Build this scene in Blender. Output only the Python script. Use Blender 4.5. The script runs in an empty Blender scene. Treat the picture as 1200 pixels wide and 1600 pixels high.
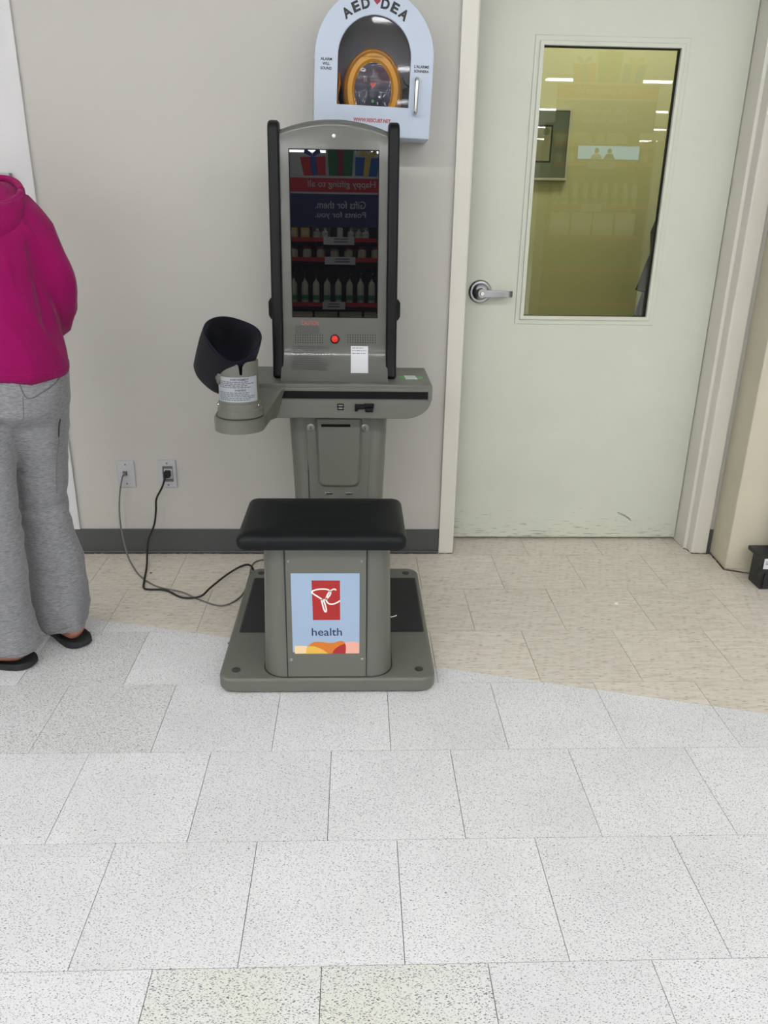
import bpy, bmesh, math, random
from math import sin, cos, pi, radians, sqrt
from mathutils import Vector, Matrix, noise
from mathutils.bvhtree import BVHTree

random.seed(7)
SC = bpy.context.scene
COL = SC.collection
V = Vector

# ------------------------------------------------------------------ camera
cam_d = bpy.data.cameras.new('camera')
cam = bpy.data.objects.new('camera', cam_d)
COL.objects.link(cam)
PITCH, YAW, ROLL = 0.36583, 0.03986, 0.01640
cam_d.sensor_fit = 'VERTICAL'
cam_d.sensor_height = 36.0
cam_d.lens = 1216.33 / 1600 * 36.0
cam_d.clip_start = 0.05
fw = V((sin(YAW) * cos(PITCH), cos(YAW) * cos(PITCH), -sin(PITCH)))
rt = V((cos(YAW), -sin(YAW), 0))
up = rt.cross(fw)
rt2 = cos(ROLL) * rt + sin(ROLL) * up
up2 = -sin(ROLL) * rt + cos(ROLL) * up
cam.matrix_world = Matrix(((rt2.x, up2.x, -fw.x, 0.8211),
                           (rt2.y, up2.y, -fw.y, -2.8606),
                           (rt2.z, up2.z, -fw.z, 1.2828),
                           (0, 0, 0, 1)))
SC.camera = cam

# ------------------------------------------------------------------ world, exposure
w = bpy.data.worlds.new('world')
SC.world = w
w.use_nodes = True
w.node_tree.nodes['Background'].inputs[0].default_value = (1, 1, 1, 1)
w.node_tree.nodes['Background'].inputs[1].default_value = 0.2
SC.view_settings.view_transform = 'Standard'
SC.view_settings.look = 'None'
SC.view_settings.gamma = 1
SC.view_settings.use_curve_mapping = False
SC.view_settings.exposure = 0.0
LIGHT_STRENGTH = 29.0       # the store's fluorescent strips
OFFICE_STRENGTH = 14.0


# ------------------------------------------------------------------ materials
def lin(c):
    c = c / 255.0
    return c / 12.92 if c <= 0.04045 else ((c + 0.055) / 1.055) ** 2.4


def rgb(r, g, b):
    return (lin(r), lin(g), lin(b), 1)


def nd(nt, typ, **kw):
    n = nt.nodes.new(typ)
    for k, v in kw.items():
        setattr(n, k, v)
    return n


def mat(name, col, rough=0.5, metal=0.0, bump=0.0, bscale=200, var=0.0, vscale=3.0, spec=0.5, emit=None, coat=0.0,
        sheen=0.0, stretch=None):
    m = bpy.data.materials.new(name)
    m.use_nodes = True
    nt = m.node_tree
    b = nt.nodes['Principled BSDF']
    b.inputs['Base Color'].default_value = col
    b.inputs['Roughness'].default_value = rough
    b.inputs['Metallic'].default_value = metal
    b.inputs['Specular IOR Level'].default_value = spec
    if coat:
        b.inputs['Coat Weight'].default_value = coat
        b.inputs['Coat Roughness'].default_value = 0.08
    if sheen:
        b.inputs['Sheen Weight'].default_value = sheen
        b.inputs['Sheen Roughness'].default_value = 0.5
    if emit:
        b.inputs['Emission Color'].default_value = emit[0]
        b.inputs['Emission Strength'].default_value = emit[1]
    tc = nd(nt, 'ShaderNodeTexCoord')
    src = tc.outputs['Object']
    if stretch:
        mp = nd(nt, 'ShaderNodeMapping')
        mp.inputs['Scale'].default_value = stretch
        nt.links.new(src, mp.inputs[0])
        src = mp.outputs[0]
    if var:
        n = nd(nt, 'ShaderNodeTexNoise')
        n.inputs['Scale'].default_value = vscale
        n.inputs['Detail'].default_value = 5
        nt.links.new(src, n.inputs['Vector'])
        mr = nd(nt, 'ShaderNodeMapRange')
        mr.inputs[1].default_value = 0.3
        mr.inputs[2].default_value = 0.7
        mr.inputs[3].default_value = 1 - var
        mr.inputs[4].default_value = 1 + var
        nt.links.new(n.outputs['Fac'], mr.inputs[0])
        mx = nd(nt, 'ShaderNodeMix', data_type='RGBA', blend_type='MULTIPLY')
        mx.inputs[0].default_value = 1
        mx.inputs[6].default_value = col
        nt.links.new(mr.outputs[0], mx.inputs[7])
        nt.links.new(mx.outputs[2], b.inputs['Base Color'])
    if bump:
        n = nd(nt, 'ShaderNodeTexNoise')
        n.inputs['Scale'].default_value = bscale
        n.inputs['Detail'].default_value = 3
        nt.links.new(src, n.inputs['Vector'])
        bp = nd(nt, 'ShaderNodeBump')
        bp.inputs['Strength'].default_value = bump
        bp.inputs['Distance'].default_value = 0.002
        nt.links.new(n.outputs['Fac'], bp.inputs['Height'])
        nt.links.new(bp.outputs[0], b.inputs['Normal'])
    return m


def pane_mat(name, tint, ior=1.45, rough=0.0, base=None):
    """thin sheet: fresnel mirror over a clear, slightly tinted body"""
    m = bpy.data.materials.new(name)
    m.use_nodes = True
    nt = m.node_tree
    nt.nodes.remove(nt.nodes['Principled BSDF'])
    out = nt.nodes['Material Output']
    tr = nd(nt, 'ShaderNodeBsdfTransparent')
    tr.inputs[0].default_value = tint
    gl = nd(nt, 'ShaderNodeBsdfGlossy')
    gl.inputs['Roughness'].default_value = rough
    fr = nd(nt, 'ShaderNodeFresnel')
    fr.inputs[0].default_value = ior
    mx = nd(nt, 'ShaderNodeMixShader')
    nt.links.new(fr.outputs[0], mx.inputs[0])
    nt.links.new(tr.outputs[0], mx.inputs[1])
    nt.links.new(gl.outputs[0], mx.inputs[2])
    nt.links.new(mx.outputs[0], out.inputs[0])
    return m


def ramp(nt, src, stops, interp='LINEAR'):
    r = nd(nt, 'ShaderNodeValToRGB')
    r.color_ramp.interpolation = interp
    el = r.color_ramp.elements
    el[0].position, el[0].color = stops[0]
    el[1].position, el[1].color = stops[-1]
    for p, c in stops[1:-1]:
        e = el.new(p)
        e.color = c
    nt.links.new(src, r.inputs[0])
    return r.outputs[0]


def g1(v):
    return (v, v, v, 1)


def speck_tile(name, base, mark, thr, scale=125.0, cloud=0.03, stain=None):
    m = bpy.data.materials.new(name)
    m.use_nodes = True
    nt = m.node_tree
    b = nt.nodes['Principled BSDF']
    b.inputs['Roughness'].default_value = 0.42
    b.inputs['Specular IOR Level'].default_value = 0.35
    tc = nd(nt, 'ShaderNodeTexCoord')
    # cells whose stretch direction changes slowly over the floor
    warp = nd(nt, 'ShaderNodeTexNoise')
    warp.inputs['Scale'].default_value = 60
    warp.inputs['Detail'].default_value = 1
    nt.links.new(tc.outputs['Object'], warp.inputs['Vector'])
    vm = nd(nt, 'ShaderNodeVectorMath', operation='SCALE')
    vm.inputs['Scale'].default_value = 0.012
    nt.links.new(warp.outputs['Color'], vm.inputs[0])
    ad = nd(nt, 'ShaderNodeVectorMath', operation='ADD')
    nt.links.new(tc.outputs['Object'], ad.inputs[0])
    nt.links.new(vm.outputs[0], ad.inputs[1])
    cols = None
    for k, (rot, st, sc, th, colr) in enumerate(((0.7, 2.2, scale, thr, mark),
                                                 (-0.6, 2.0, scale * 1.35, thr * 0.95, tuple(0.45 * a + 0.55 * c for a, c in zip(mark, base))),
                                                 (0.1, 2.4, scale * 0.8, thr * 0.55, tuple(a * 0.55 for a in mark)))):
        mp = nd(nt, 'ShaderNodeMapping')
        mp.inputs['Rotation'].default_value = (0, 0, rot)
        mp.inputs['Scale'].default_value = (1, st, 1)
        mp.inputs['Location'].default_value = (k * 3.1, k * 1.7, 0)
        nt.links.new(ad.outputs[0], mp.inputs[0])
        vo = nd(nt, 'ShaderNodeTexVoronoi', voronoi_dimensions='2D')
        vo.inputs['Scale'].default_value = sc
        nt.links.new(mp.outputs[0], vo.inputs['Vector'])
        # threshold varies per cell so only some cells carry a chip
        sep = nd(nt, 'ShaderNodeSeparateColor')
        nt.links.new(vo.outputs['Color'], sep.inputs[0])
        mul = nd(nt, 'ShaderNodeMath', operation='MULTIPLY')
        nt.links.new(sep.outputs[0], mul.inputs[0])
        mul.inputs[1].default_value = th * 2
        sub = nd(nt, 'ShaderNodeMath', operation='SUBTRACT')
        nt.links.new(mul.outputs[0], sub.inputs[0])
        nt.links.new(vo.outputs['Distance'], sub.inputs[1])
        mask = ramp(nt, sub.outputs[0], [(0.0, g1(0)), (0.09, g1(1))])
        mx = nd(nt, 'ShaderNodeMix', data_type='RGBA')
        nt.links.new(mask, mx.inputs[0])
        if cols is None:
            cl = nd(nt, 'ShaderNodeTexNoise')
            cl.inputs['Scale'].default_value = 5
            cl.inputs['Detail'].default_value = 4
            nt.links.new(tc.outputs['Object'], cl.inputs['Vector'])
            st2 = stain or tuple(min(1, c * (1 - 2.2 * cloud)) for c in base[:3]) + (1,)
            cols = ramp(nt, cl.outputs['Fac'], [(0.38, base), (0.68, st2)])
        nt.links.new(cols, mx.inputs[6])
        mx.inputs[7].default_value = colr
        cols = mx.outputs[2]
    nt.links.new(cols, b.inputs['Base Color'])
    return m


def vary(m, amt, shift):
    """each tile gets its own tone and its own stretch of the pattern"""
    nt = m.node_tree
    b = nt.nodes['Principled BSDF']
    oi = nd(nt, 'ShaderNodeObjectInfo')
    mr = nd(nt, 'ShaderNodeMapRange')
    mr.inputs[3].default_value = 1 - amt
    mr.inputs[4].default_value = 1 + amt * 0.5
    nt.links.new(oi.outputs['Random'], mr.inputs[0])
    src = b.inputs['Base Color'].links[0].from_socket
    mx = nd(nt, 'ShaderNodeMix', data_type='RGBA', blend_type='MULTIPLY')
    mx.inputs[0].default_value = 1
    nt.links.new(src, mx.inputs[6])
    nt.links.new(mr.outputs[0], mx.inputs[7])
    nt.links.new(mx.outputs[2], b.inputs['Base Color'])
    ml = nd(nt, 'ShaderNodeMath', operation='MULTIPLY')
    ml.inputs[1].default_value = shift
    nt.links.new(oi.outputs['Random'], ml.inputs[0])
    for n in list(nt.nodes):
        if n.type == 'TEX_COORD':
            ad = nd(nt, 'ShaderNodeVectorMath', operation='ADD')
            outs = [l.to_socket for l in n.outputs['Object'].links]
            nt.links.new(n.outputs['Object'], ad.inputs[0])
            nt.links.new(ml.outputs[0], ad.inputs[1])
            for o_ in outs:
                nt.links.new(ad.outputs[0], o_)
    return m


def beige_tile(name):
    m = bpy.data.materials.new(name)
    m.use_nodes = True
    nt = m.node_tree
    b = nt.nodes['Principled BSDF']
    b.inputs['Roughness'].default_value = 0.3
    b.inputs['Specular IOR Level'].default_value = 0.4
    tc = nd(nt, 'ShaderNodeTexCoord')
    mp = nd(nt, 'ShaderNodeMapping')
    mp.inputs['Scale'].default_value = (18, 90, 1)
    nt.links.new(tc.outputs['Object'], mp.inputs[0])
    n = nd(nt, 'ShaderNodeTexNoise')
    n.inputs['Scale'].default_value = 1
    n.inputs['Detail'].default_value = 6
    n.inputs['Roughness'].default_value = 0.65
    nt.links.new(mp.outputs[0], n.inputs['Vector'])
    base = ramp(nt, n.outputs['Fac'], [(0.3, rgb(196, 187, 173)), (0.5, rgb(215, 207, 194)), (0.72, rgb(226, 219, 208))])
    cols = base
    for k, (sx, sy, th, c) in enumerate(((38, 190, 0.26, rgb(166, 157, 142)), (23, 150, 0.17, rgb(116, 106, 92)))):
        mp2 = nd(nt, 'ShaderNodeMapping')
        mp2.inputs['Scale'].default_value = (sx, sy, 1)
        mp2.inputs['Location'].default_value = (k * 5, k * 9, 0)
        mp2.inputs['Rotation'].default_value = (0, 0, 0.06)
        nt.links.new(tc.outputs['Object'], mp2.inputs[0])
        vo = nd(nt, 'ShaderNodeTexVoronoi', voronoi_dimensions='2D')
        vo.inputs['Scale'].default_value = 1
        nt.links.new(mp2.outputs[0], vo.inputs['Vector'])
        sep = nd(nt, 'ShaderNodeSeparateColor')
        nt.links.new(vo.outputs['Color'], sep.inputs[0])
        mr = nd(nt, 'ShaderNodeMapRange')
        mr.inputs[1].default_value = 0.6
        mr.inputs[2].default_value = 1.0
        mr.inputs[3].default_value = 0.0
        mr.inputs[4].default_value = th * 1.5
        nt.links.new(sep.outputs[0], mr.inputs[0])
        sub = nd(nt, 'ShaderNodeMath', operation='SUBTRACT')
        nt.links.new(mr.outputs[0], sub.inputs[0])
        nt.links.new(vo.outputs['Distance'], sub.inputs[1])
        mask = ramp(nt, sub.outputs[0], [(0.0, g1(0)), (0.15, g1(0.8))])
        mx = nd(nt, 'ShaderNodeMix', data_type='RGBA')
        nt.links.new(mask, mx.inputs[0])
        nt.links.new(cols, mx.inputs[6])
        mx.inputs[7].default_value = c
        cols = mx.outputs[2]
    nt.links.new(cols, b.inputs['Base Color'])
    return m


def scuffed_paint(name, col, mark, z0, z1, amount):
    """painted metal with kick marks low down"""
    m = mat(name, col, rough=0.38, bump=0.08, bscale=350)
    nt = m.node_tree
    b = nt.nodes['Principled BSDF']
    tc = nd(nt, 'ShaderNodeTexCoord')
    cols = None
    sepx = nd(nt, 'ShaderNodeSeparateXYZ')
    nt.links.new(tc.outputs['Object'], sepx.inputs[0])
    low = nd(nt, 'ShaderNodeMapRange')
    low.inputs[1].default_value = z0
    low.inputs[2].default_value = z1
    low.inputs[3].default_value = 1
    low.inputs[4].default_value = 0
    nt.links.new(sepx.outputs[2], low.inputs[0])
    cl = nd(nt, 'ShaderNodeTexNoise')
    cl.inputs['Scale'].default_value = 6
    cl.inputs['Detail'].default_value = 4
    nt.links.new(tc.outputs['Object'], cl.inputs['Vector'])
    cols = ramp(nt, cl.outputs['Fac'], [(0.3, tuple(c * 0.96 for c in col[:3]) + (1,)), (0.7, col)])
    for sx, sz, rot, th in ((13, 230, 0.10, 0.76), (22, 150, -0.45, 0.80)):
        mp = nd(nt, 'ShaderNodeMapping')
        mp.inputs['Scale'].default_value = (sx, 1, sz)
        mp.inputs['Rotation'].default_value = (0, rot, 0)
        nt.links.new(tc.outputs['Object'], mp.inputs[0])
        n = nd(nt, 'ShaderNodeTexNoise')
        n.inputs['Scale'].default_value = 1
        n.inputs['Detail'].default_value = 2
        nt.links.new(mp.outputs[0], n.inputs['Vector'])
        add = nd(nt, 'ShaderNodeMath', operation='MULTIPLY_ADD')
        nt.links.new(low.outputs[0], add.inputs[0])
        add.inputs[1].default_value = amount
        nt.links.new(n.outputs['Fac'], add.inputs[2])
        mask = ramp(nt, add.outputs[0], [(th, g1(0)), (th + 0.12, g1(0.7))])
        mx = nd(nt, 'ShaderNodeMix', data_type='RGBA')
        nt.links.new(mask, mx.inputs[0])
        nt.links.new(cols, mx.inputs[6])
        mx.inputs[7].default_value = mark
        cols = mx.outputs[2]
    nt.links.new(cols, b.inputs['Base Color'])
    return m


def heather(name, c1, c2):
    m = mat(name, c1, rough=0.95, spec=0.1, sheen=0.25, bump=0.25, bscale=500)
    nt = m.node_tree
    b = nt.nodes['Principled BSDF']
    tc = nd(nt, 'ShaderNodeTexCoord')
    mp = nd(nt, 'ShaderNodeMapping')
    mp.inputs['Scale'].default_value = (70, 70, 300)
    mp.inputs['Rotation'].default_value = (0, 0.25, 0)
    nt.links.new(tc.outputs['Object'], mp.inputs[0])
    n = nd(nt, 'ShaderNodeTexNoise')
    n.inputs['Scale'].default_value = 1
    n.inputs['Detail'].default_value = 4
    n.inputs['Roughness'].default_value = 0.7
    nt.links.new(mp.outputs[0], n.inputs['Vector'])
    c = ramp(nt, n.outputs['Fac'], [(0.3, c1), (0.7, c2)])
    nt.links.new(c, b.inputs['Base Color'])
    return m


M = {}
M['wall'] = mat('wall_paint', rgb(190, 188, 181), 0.6, bump=0.12, bscale=300, var=0.015, vscale=2)
M['panel_white'] = mat('white_board', rgb(210, 209, 210), 0.45, var=0.01)
M['door'] = scuffed_paint('door_paint', rgb(206, 209, 194), rgb(112, 106, 90), 0.0, 0.22, 0.235)
M['frame'] = scuffed_paint('frame_paint', rgb(220, 217, 206), rgb(130, 115, 90), 0.0, 0.10, 0.14)
M['column_paint'] = scuffed_paint('column_paint', rgb(203, 197, 176), rgb(150, 105, 80), 0.0, 0.09, 0.24)
M['ceiling'] = mat('ceiling_board', rgb(232, 232, 228), 0.8, bump=0.3, bscale=60)
M['baseboard'] = mat('vinyl_base', rgb(76, 77, 78), 0.45, var=0.04, vscale=8)
M['grout'] = mat('tile_joint', rgb(62, 58, 52), 0.9)
M['tile_white'] = speck_tile('tile_white_fleck', rgb(230, 230, 231), rgb(136, 138, 140), 0.165, scale=150.0)
M['tile_grey'] = speck_tile('tile_dense_fleck', rgb(222, 222, 222), rgb(128, 129, 130), 0.205, scale=165.0, cloud=0.03)
M['tile_worn'] = speck_tile('tile_yellowed_fleck', rgb(226, 226, 224), rgb(120, 122, 124), 0.195, scale=140.0, stain=rgb(222, 222, 211))
M['tile_beige'] = beige_tile('tile_beige')
M['kiosk'] = mat('kiosk_grey_plastic', rgb(103, 104, 96), 0.36, bump=0.15, bscale=900, var=0.02, vscale=6, spec=0.45)
M['kiosk_panel'] = mat('kiosk_grey_gloss', rgb(97, 98, 93), 0.2, spec=0.5, coat=0.3)
M['kiosk_dark'] = mat('kiosk_seam', rgb(40, 40, 42), 0.5)
M['black_plastic'] = mat('black_plastic', rgb(12, 14, 17), 0.34, spec=0.22, bump=0.1, bscale=600)
M['void'] = mat('black_recess', rgb(8, 8, 9), 0.6, spec=0.2)
M['vinyl'] = mat('black_vinyl', rgb(10, 15, 17), 0.42, spec=0.24, bump=0.25, bscale=700)
M['screen'] = mat('screen_glass', rgb(16, 16, 18), 0.0, spec=0.5)
M['screen'].node_tree.nodes['Principled BSDF'].inputs['IOR'].default_value = 1.56
M['rubber'] = mat('rubber_mat', rgb(38, 38, 40), 0.75, bump=0.5, bscale=900, var=0.15, vscale=9)
M['cap'] = mat('rubber_cap', rgb(58, 58, 58), 0.6)
M['chrome'] = mat('chrome', rgb(205, 205, 205), 0.18, metal=1)
M['satin'] = mat('satin_nickel', rgb(172, 172, 176), 0.3, metal=1)
M['steel'] = mat('steel', rgb(150, 150, 150), 0.35, metal=0.9)
M['red_button'] = mat('red_button', rgb(214, 48, 30), 0.25)
M['sticker'] = mat('sticker_white', rgb(208, 210, 214), 0.35)
M['print'] = mat('print_black', rgb(28, 30, 34), 0.5)
M['print_grey'] = mat('print_grey', rgb(58, 60, 62), 0.5)
M['print_mid'] = mat('print_mid_grey', rgb(96, 100, 106), 0.5)
M['print_red'] = mat('print_red', rgb(176, 74, 64), 0.5)
M['print_crimson'] = mat('print_crimson', rgb(150, 40, 70), 0.5)
M['print_navy'] = mat('print_navy', rgb(32, 46, 92), 0.5)
M['poster_blue'] = mat('poster_light_blue', rgb(158, 180, 206), 0.35)
M['logo_red'] = mat('logo_red', rgb(170, 36, 36), 0.4)
M['white_ink'] = mat('white_ink', rgb(244, 240, 236), 0.4)
M['cream_ink'] = mat('cream_ink', rgb(236, 208, 160), 0.4)
M['gold_ink'] = mat('gold_ink', rgb(232, 184, 78), 0.4)
M['orange_ink'] = mat('orange_ink', rgb(214, 122, 42), 0.4)
M['pink_ink'] = mat('pink_ink', rgb(238, 176, 158), 0.4)
M['label_silver'] = mat('label_silver', rgb(160, 164, 170), 0.35)
M['green_ink'] = mat('green_ink', rgb(88, 160, 92), 0.4)
M['cuff'] = mat('cuff_fabric', rgb(19, 20, 27), 0.85, bump=0.5, bscale=900, sheen=0.05, spec=0.2)
M['cuff_in'] = mat('cuff_lining', rgb(18, 20, 40), 0.8, bump=0.4, bscale=900, spec=0.2)
M['aed_white'] = mat('cabinet_white', rgb(186, 197, 214), 0.35, var=0.01)
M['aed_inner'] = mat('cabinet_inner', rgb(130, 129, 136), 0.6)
M['aed_yellow'] = mat('device_yellow', rgb(240, 172, 52), 0.4)
M['aed_orange'] = mat('device_amber', rgb(205, 135, 40), 0.5)
M['aed_navy'] = mat('device_navy', rgb(40, 42, 62), 0.3)
M['aed_heart'] = mat('heart_red', rgb(226, 84, 60), 0.4)
M['film'] = pane_mat('clear_film', (0.99, 0.99, 0.99, 1), 1.35, 0.03)
M['wrinkled'] = pane_mat('wrinkled_cover', (0.98, 0.98, 0.98, 1), 1.45, 0.02)
M['acrylic'] = pane_mat('acrylic_pane', (0.95, 0.95, 0.96, 1), 1.35, 0.03)
M['door_glass'] = pane_mat('door_glass', (0.90, 0.92, 0.84, 1), 1.5, 0.0)
M['gasket'] = mat('gasket_black', rgb(22, 22, 20), 0.7)
M['outlet'] = mat('outlet_plastic', rgb(186, 186, 190), 0.4)
M['outlet_in'] = mat('outlet_recess', rgb(110, 106, 102), 0.6)
M['cord_black'] = mat('cord_black', rgb(20, 20, 21), 0.5)
M['cord_grey'] = mat('cord_grey', rgb(112, 112, 108), 0.55)
M['office_wall'] = mat('office_wall_paint', rgb(196, 193, 150), 0.7, var=0.02)
M['wood_frame'] = mat('silver_frame', rgb(196, 194, 176), 0.35, metal=0.3)
M['mat_green'] = mat('picture_mount', rgb(178, 188, 172), 0.7)
M['mat_pale'] = mat('picture_inner_mount', rgb(52, 66, 58), 0.7)
M['paper'] = mat('certificate_paper', rgb(232, 228, 196), 0.7)
M['coat'] = mat('coat_cloth', rgb(22, 23, 28), 0.9, bump=0.4, bscale=400)
M['skin'] = mat('skin', rgb(180, 124, 108), 0.5, var=0.06, vscale=30)
M['hair'] = mat('hair_brown', rgb(58, 40, 30), 0.55, bump=0.6, bscale=150, stretch=(1, 1, 0.15))
M['hoodie'] = mat('hoodie_fleece', rgb(138, 14, 84), 0.95, spec=0.08, sheen=0.12, bump=0.5, bscale=450, var=0.05, vscale=12)
M['hoodie_rib'] = mat('hoodie_rib', rgb(146, 16, 90), 0.95, spec=0.08, sheen=0.12, bump=0.6, bscale=250)
M['pants'] = heather('sweatpants_heather', rgb(108, 108, 110), rgb(150, 150, 154))
M['pants_seam'] = mat('pants_seam', rgb(104, 104, 106), 0.95)
M['foam'] = mat('sandal_foam', rgb(36, 37, 39), 0.8, bump=0.4, bscale=300)
M['strip'] = mat('lamp_tube', (1, 1, 1, 1), 0.5, emit=((0.98, 0.99, 1.0, 1), LIGHT_STRENGTH))
M['office_lamp'] = mat('office_lamp', (1, 1, 1, 1), 0.5, emit=((1.0, 0.97, 0.88, 1), OFFICE_STRENGTH))
M['lamp_body'] = mat('lamp_body', rgb(235, 235, 232), 0.5)
M['gondola'] = mat('gondola_steel', rgb(50, 50, 52), 0.5)
M['gondola_red'] = mat('shelf_strip_red', rgb(190, 40, 44), 0.4)
M['banner_red'] = mat('banner_red', rgb(205, 44, 48), 0.5)
M['banner_navy'] = mat('banner_navy', rgb(38, 48, 104), 0.5)
M['gift_red'] = mat('gift_red', rgb(212, 46, 50), 0.5)
M['gift_green'] = mat('gift_green', rgb(30, 128, 74), 0.5)
M['gift_blue'] = mat('gift_blue', rgb(40, 106, 186), 0.5)
M['gift_gold'] = mat('gift_gold', rgb(226, 196, 84), 0.5)
M['gift_ribbon_blue'] = mat('gift_ribbon_blue', rgb(58, 92, 170), 0.5)
M['gift_ribbon_crimson'] = mat('gift_ribbon_crimson', rgb(158, 36, 66), 0.5)
M['bottle_clear'] = mat('bottle_plastic', rgb(196, 196, 180), 0.3)
M['bottle_green'] = mat('bottle_green', rgb(38, 140, 92), 0.3)
M['box_cream'] = mat('carton_cream', rgb(206, 200, 170), 0.6)
M['box_yellow'] = mat('carton_yellow', rgb(220, 184, 60), 0.6)
M['rack_black'] = mat('rack_black', rgb(30, 32, 34), 0.45, bump=0.2, bscale=300)
M['upright'] = mat('upright_grey', rgb(134, 130, 142), 0.45)
M['lit_blue'] = mat('lit_blue', rgb(150, 190, 220), 0.4, emit=(rgb(120, 175, 215), 5.0))
M['dirt_dark'] = mat('dirt_dark', rgb(52, 42, 36), 0.95)
M['litter'] = mat('paper_scrap', rgb(236, 234, 226), 0.8)
M['dirt'] = mat('dirt_crumb', rgb(70, 68, 64), 0.9)


# ------------------------------------------------------------------ object helpers
ORG = V((0, 0, 0))


def link(me, name, m, parent=None, smooth=False):
    if m is not None:
        me.materials.append(M[m] if isinstance(m, str) else m)
    o = bpy.data.objects.new(name, me)
    COL.objects.link(o)
    if parent is not None:
        o.parent = parent
    if smooth:
        for p in me.polygons:
            p.use_smooth = True
    return o


def mk(name, verts, faces, m, parent=None, smooth=False, recalc=True):
    me = bpy.data.meshes.new(name)
    off = ORG if parent is not None else V((0, 0, 0))
    me.from_pydata([tuple(V(v) - off) for v in verts], [], faces)
    if recalc:
        bm = bmesh.new()
        bm.from_mesh(me)
        bmesh.ops.remove_doubles(bm, verts=bm.verts, dist=1e-6)
        bmesh.ops.recalc_face_normals(bm, faces=bm.faces)
        bm.to_mesh(me)
        bm.free()
    me.update()
    return link(me, name, m, parent, smooth)


def bevel(o, wd, seg=3, ang=40):
    if wd:
        b = o.modifiers.new('bevel', 'BEVEL')
        b.width = wd
        b.segments = seg
        b.limit_method = 'ANGLE'
        b.angle_limit = radians(ang)
        for p in o.data.polygons:
            p.use_smooth = True
        wn = o.modifiers.new('wn', 'WEIGHTED_NORMAL')
        wn.keep_sharp = True
    return o


def autosmooth(o, deg=35):
    me = o.data
    for p in me.polygons:
        p.use_smooth = True
    bm = bmesh.new()
    bm.from_mesh(me)
    for e in bm.edges:
        if len(e.link_faces) == 2 and e.calc_face_angle(0) > radians(deg):
            e.smooth = False
    bm.to_mesh(me)
    bm.free()
    return o


def box(name, a, b, m, parent=None, bev=0.0, seg=2):
    x0, y0, z0 = a
    x1, y1, z1 = b
    vs = [(x, y, z) for z in (z0, z1) for y in (y0, y1) for x in (x0, x1)]
    fs = [(0, 2, 3, 1), (4, 5, 7, 6), (0, 1, 5, 4), (2, 6, 7, 3), (0, 4, 6, 2), (1, 3, 7, 5)]
    return bevel(mk(name, vs, fs, m, parent), bev, seg)


def prism(name, pts, axis, lo, hi, m, parent=None, bev=0.0, seg=2, smooth_deg=None):
    """polygon (two coordinates) pushed along an axis; axis x: pts=(y,z), y: pts=(x,z), z: pts=(x,y)"""
    def p3(p, t):
        return {'x': (t, p[0], p[1]), 'y': (p[0], t, p[1]), 'z': (p[0], p[1], t)}[axis]
    n = len(pts)
    vs = [p3(p, lo) for p in pts] + [p3(p, hi) for p in pts]
    fs = [tuple(range(n)), tuple(range(n, 2 * n))] + [(i, (i + 1) % n, n + (i + 1) % n, n + i) for i in range(n)]
    o = mk(name, vs, fs, m, parent)
    if bev:
        bevel(o, bev, seg)
    elif smooth_deg:
        autosmooth(o, smooth_deg)
    return o


def rrect(x0, y0, x1, y1, r, n=8):
    """rounded rectangle; r a number or (ll, lr, ur, ul)"""
    rs = r if isinstance(r, tuple) else (r, r, r, r)
    out = []
    for (cx, cy, a0, rr) in ((x0, y0, pi, rs[0]), (x1, y0, 1.5 * pi, rs[1]), (x1, y1, 0, rs[2]), (x0, y1, 0.5 * pi, rs[3])):
        sx = 1 if cx == x0 else -1
        sy = 1 if cy == y0 else -1
        if rr <= 0:
            out.append((cx, cy))
            continue
        for i in range(n + 1):
            a = a0 + i * pi / 2 / n
            out.append((cx + sx * rr + rr * cos(a), cy + sy * rr + rr * sin(a)))
    return out


def frame_for(d):
    d = d.normalized()
    a = V((0, 0, 1)) if abs(d.z) < 0.9 else V((1, 0, 0))
    u = a.cross(d).normalized()
    return u, d.cross(u)


def catmull(pts, n=6):
    pts = [V(p) for p in pts]
    out = []
    for i in range(len(pts) - 1):
        p0 = pts[max(i - 1, 0)]
        p1, p2 = pts[i], pts[i + 1]
        p3 = pts[min(i + 2, len(pts) - 1)]
        for k in range(n):
            t = k / n
            out.append(0.5 * ((2 * p1) + (-p0 + p2) * t + (2 * p0 - 5 * p1 + 4 * p2 - p3) * t * t + (-p0 + 3 * p1 - 3 * p2 + p3) * t ** 3))
    out.append(pts[-1])
    return out


def tube_geo(path, rad, n=10, flat=1.0):
    vs, fs = [], []
    u = None
    m_ = len(path)
    for i, p in enumerate(path):
        d = (path[min(i + 1, m_ - 1)] - path[max(i - 1, 0)]).normalized()
        if u is None:
            u, v = frame_for(d)
        else:
            u = (u - d * u.dot(d)).normalized()
            v = d.cross(u)
        r = rad[i] if isinstance(rad, (list, tuple)) else rad
        for k in range(n):
            a = 2 * pi * k / n
            vs.append(p + u * (r * cos(a)) + v * (r * flat * sin(a)))
    for i in range(m_ - 1):
        for k in range(n):
            fs.append((i * n + k, i * n + (k + 1) % n, (i + 1) * n + (k + 1) % n, (i + 1) * n + k))
    fs.append(tuple(range(n)))
    fs.append(tuple((m_ - 1) * n + k for k in range(n)))
    return vs, fs


def tube(name, pts, r, m, parent=None, n=10, sub=6):
    path = catmull(pts, sub) if sub else [V(p) for p in pts]
    if isinstance(r, (list, tuple)):
        rr = []
        for i in range(len(path)):
            t = i / (len(path) - 1) * (len(r) - 1)
            k = min(int(t), len(r) - 2)
            rr.append(r[k] + (r[k + 1] - r[k]) * (t - k))
        r = rr
    vs, fs = tube_geo(path, r, n)
    return autosmooth(mk(name, vs, fs, m, parent), 50)


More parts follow.
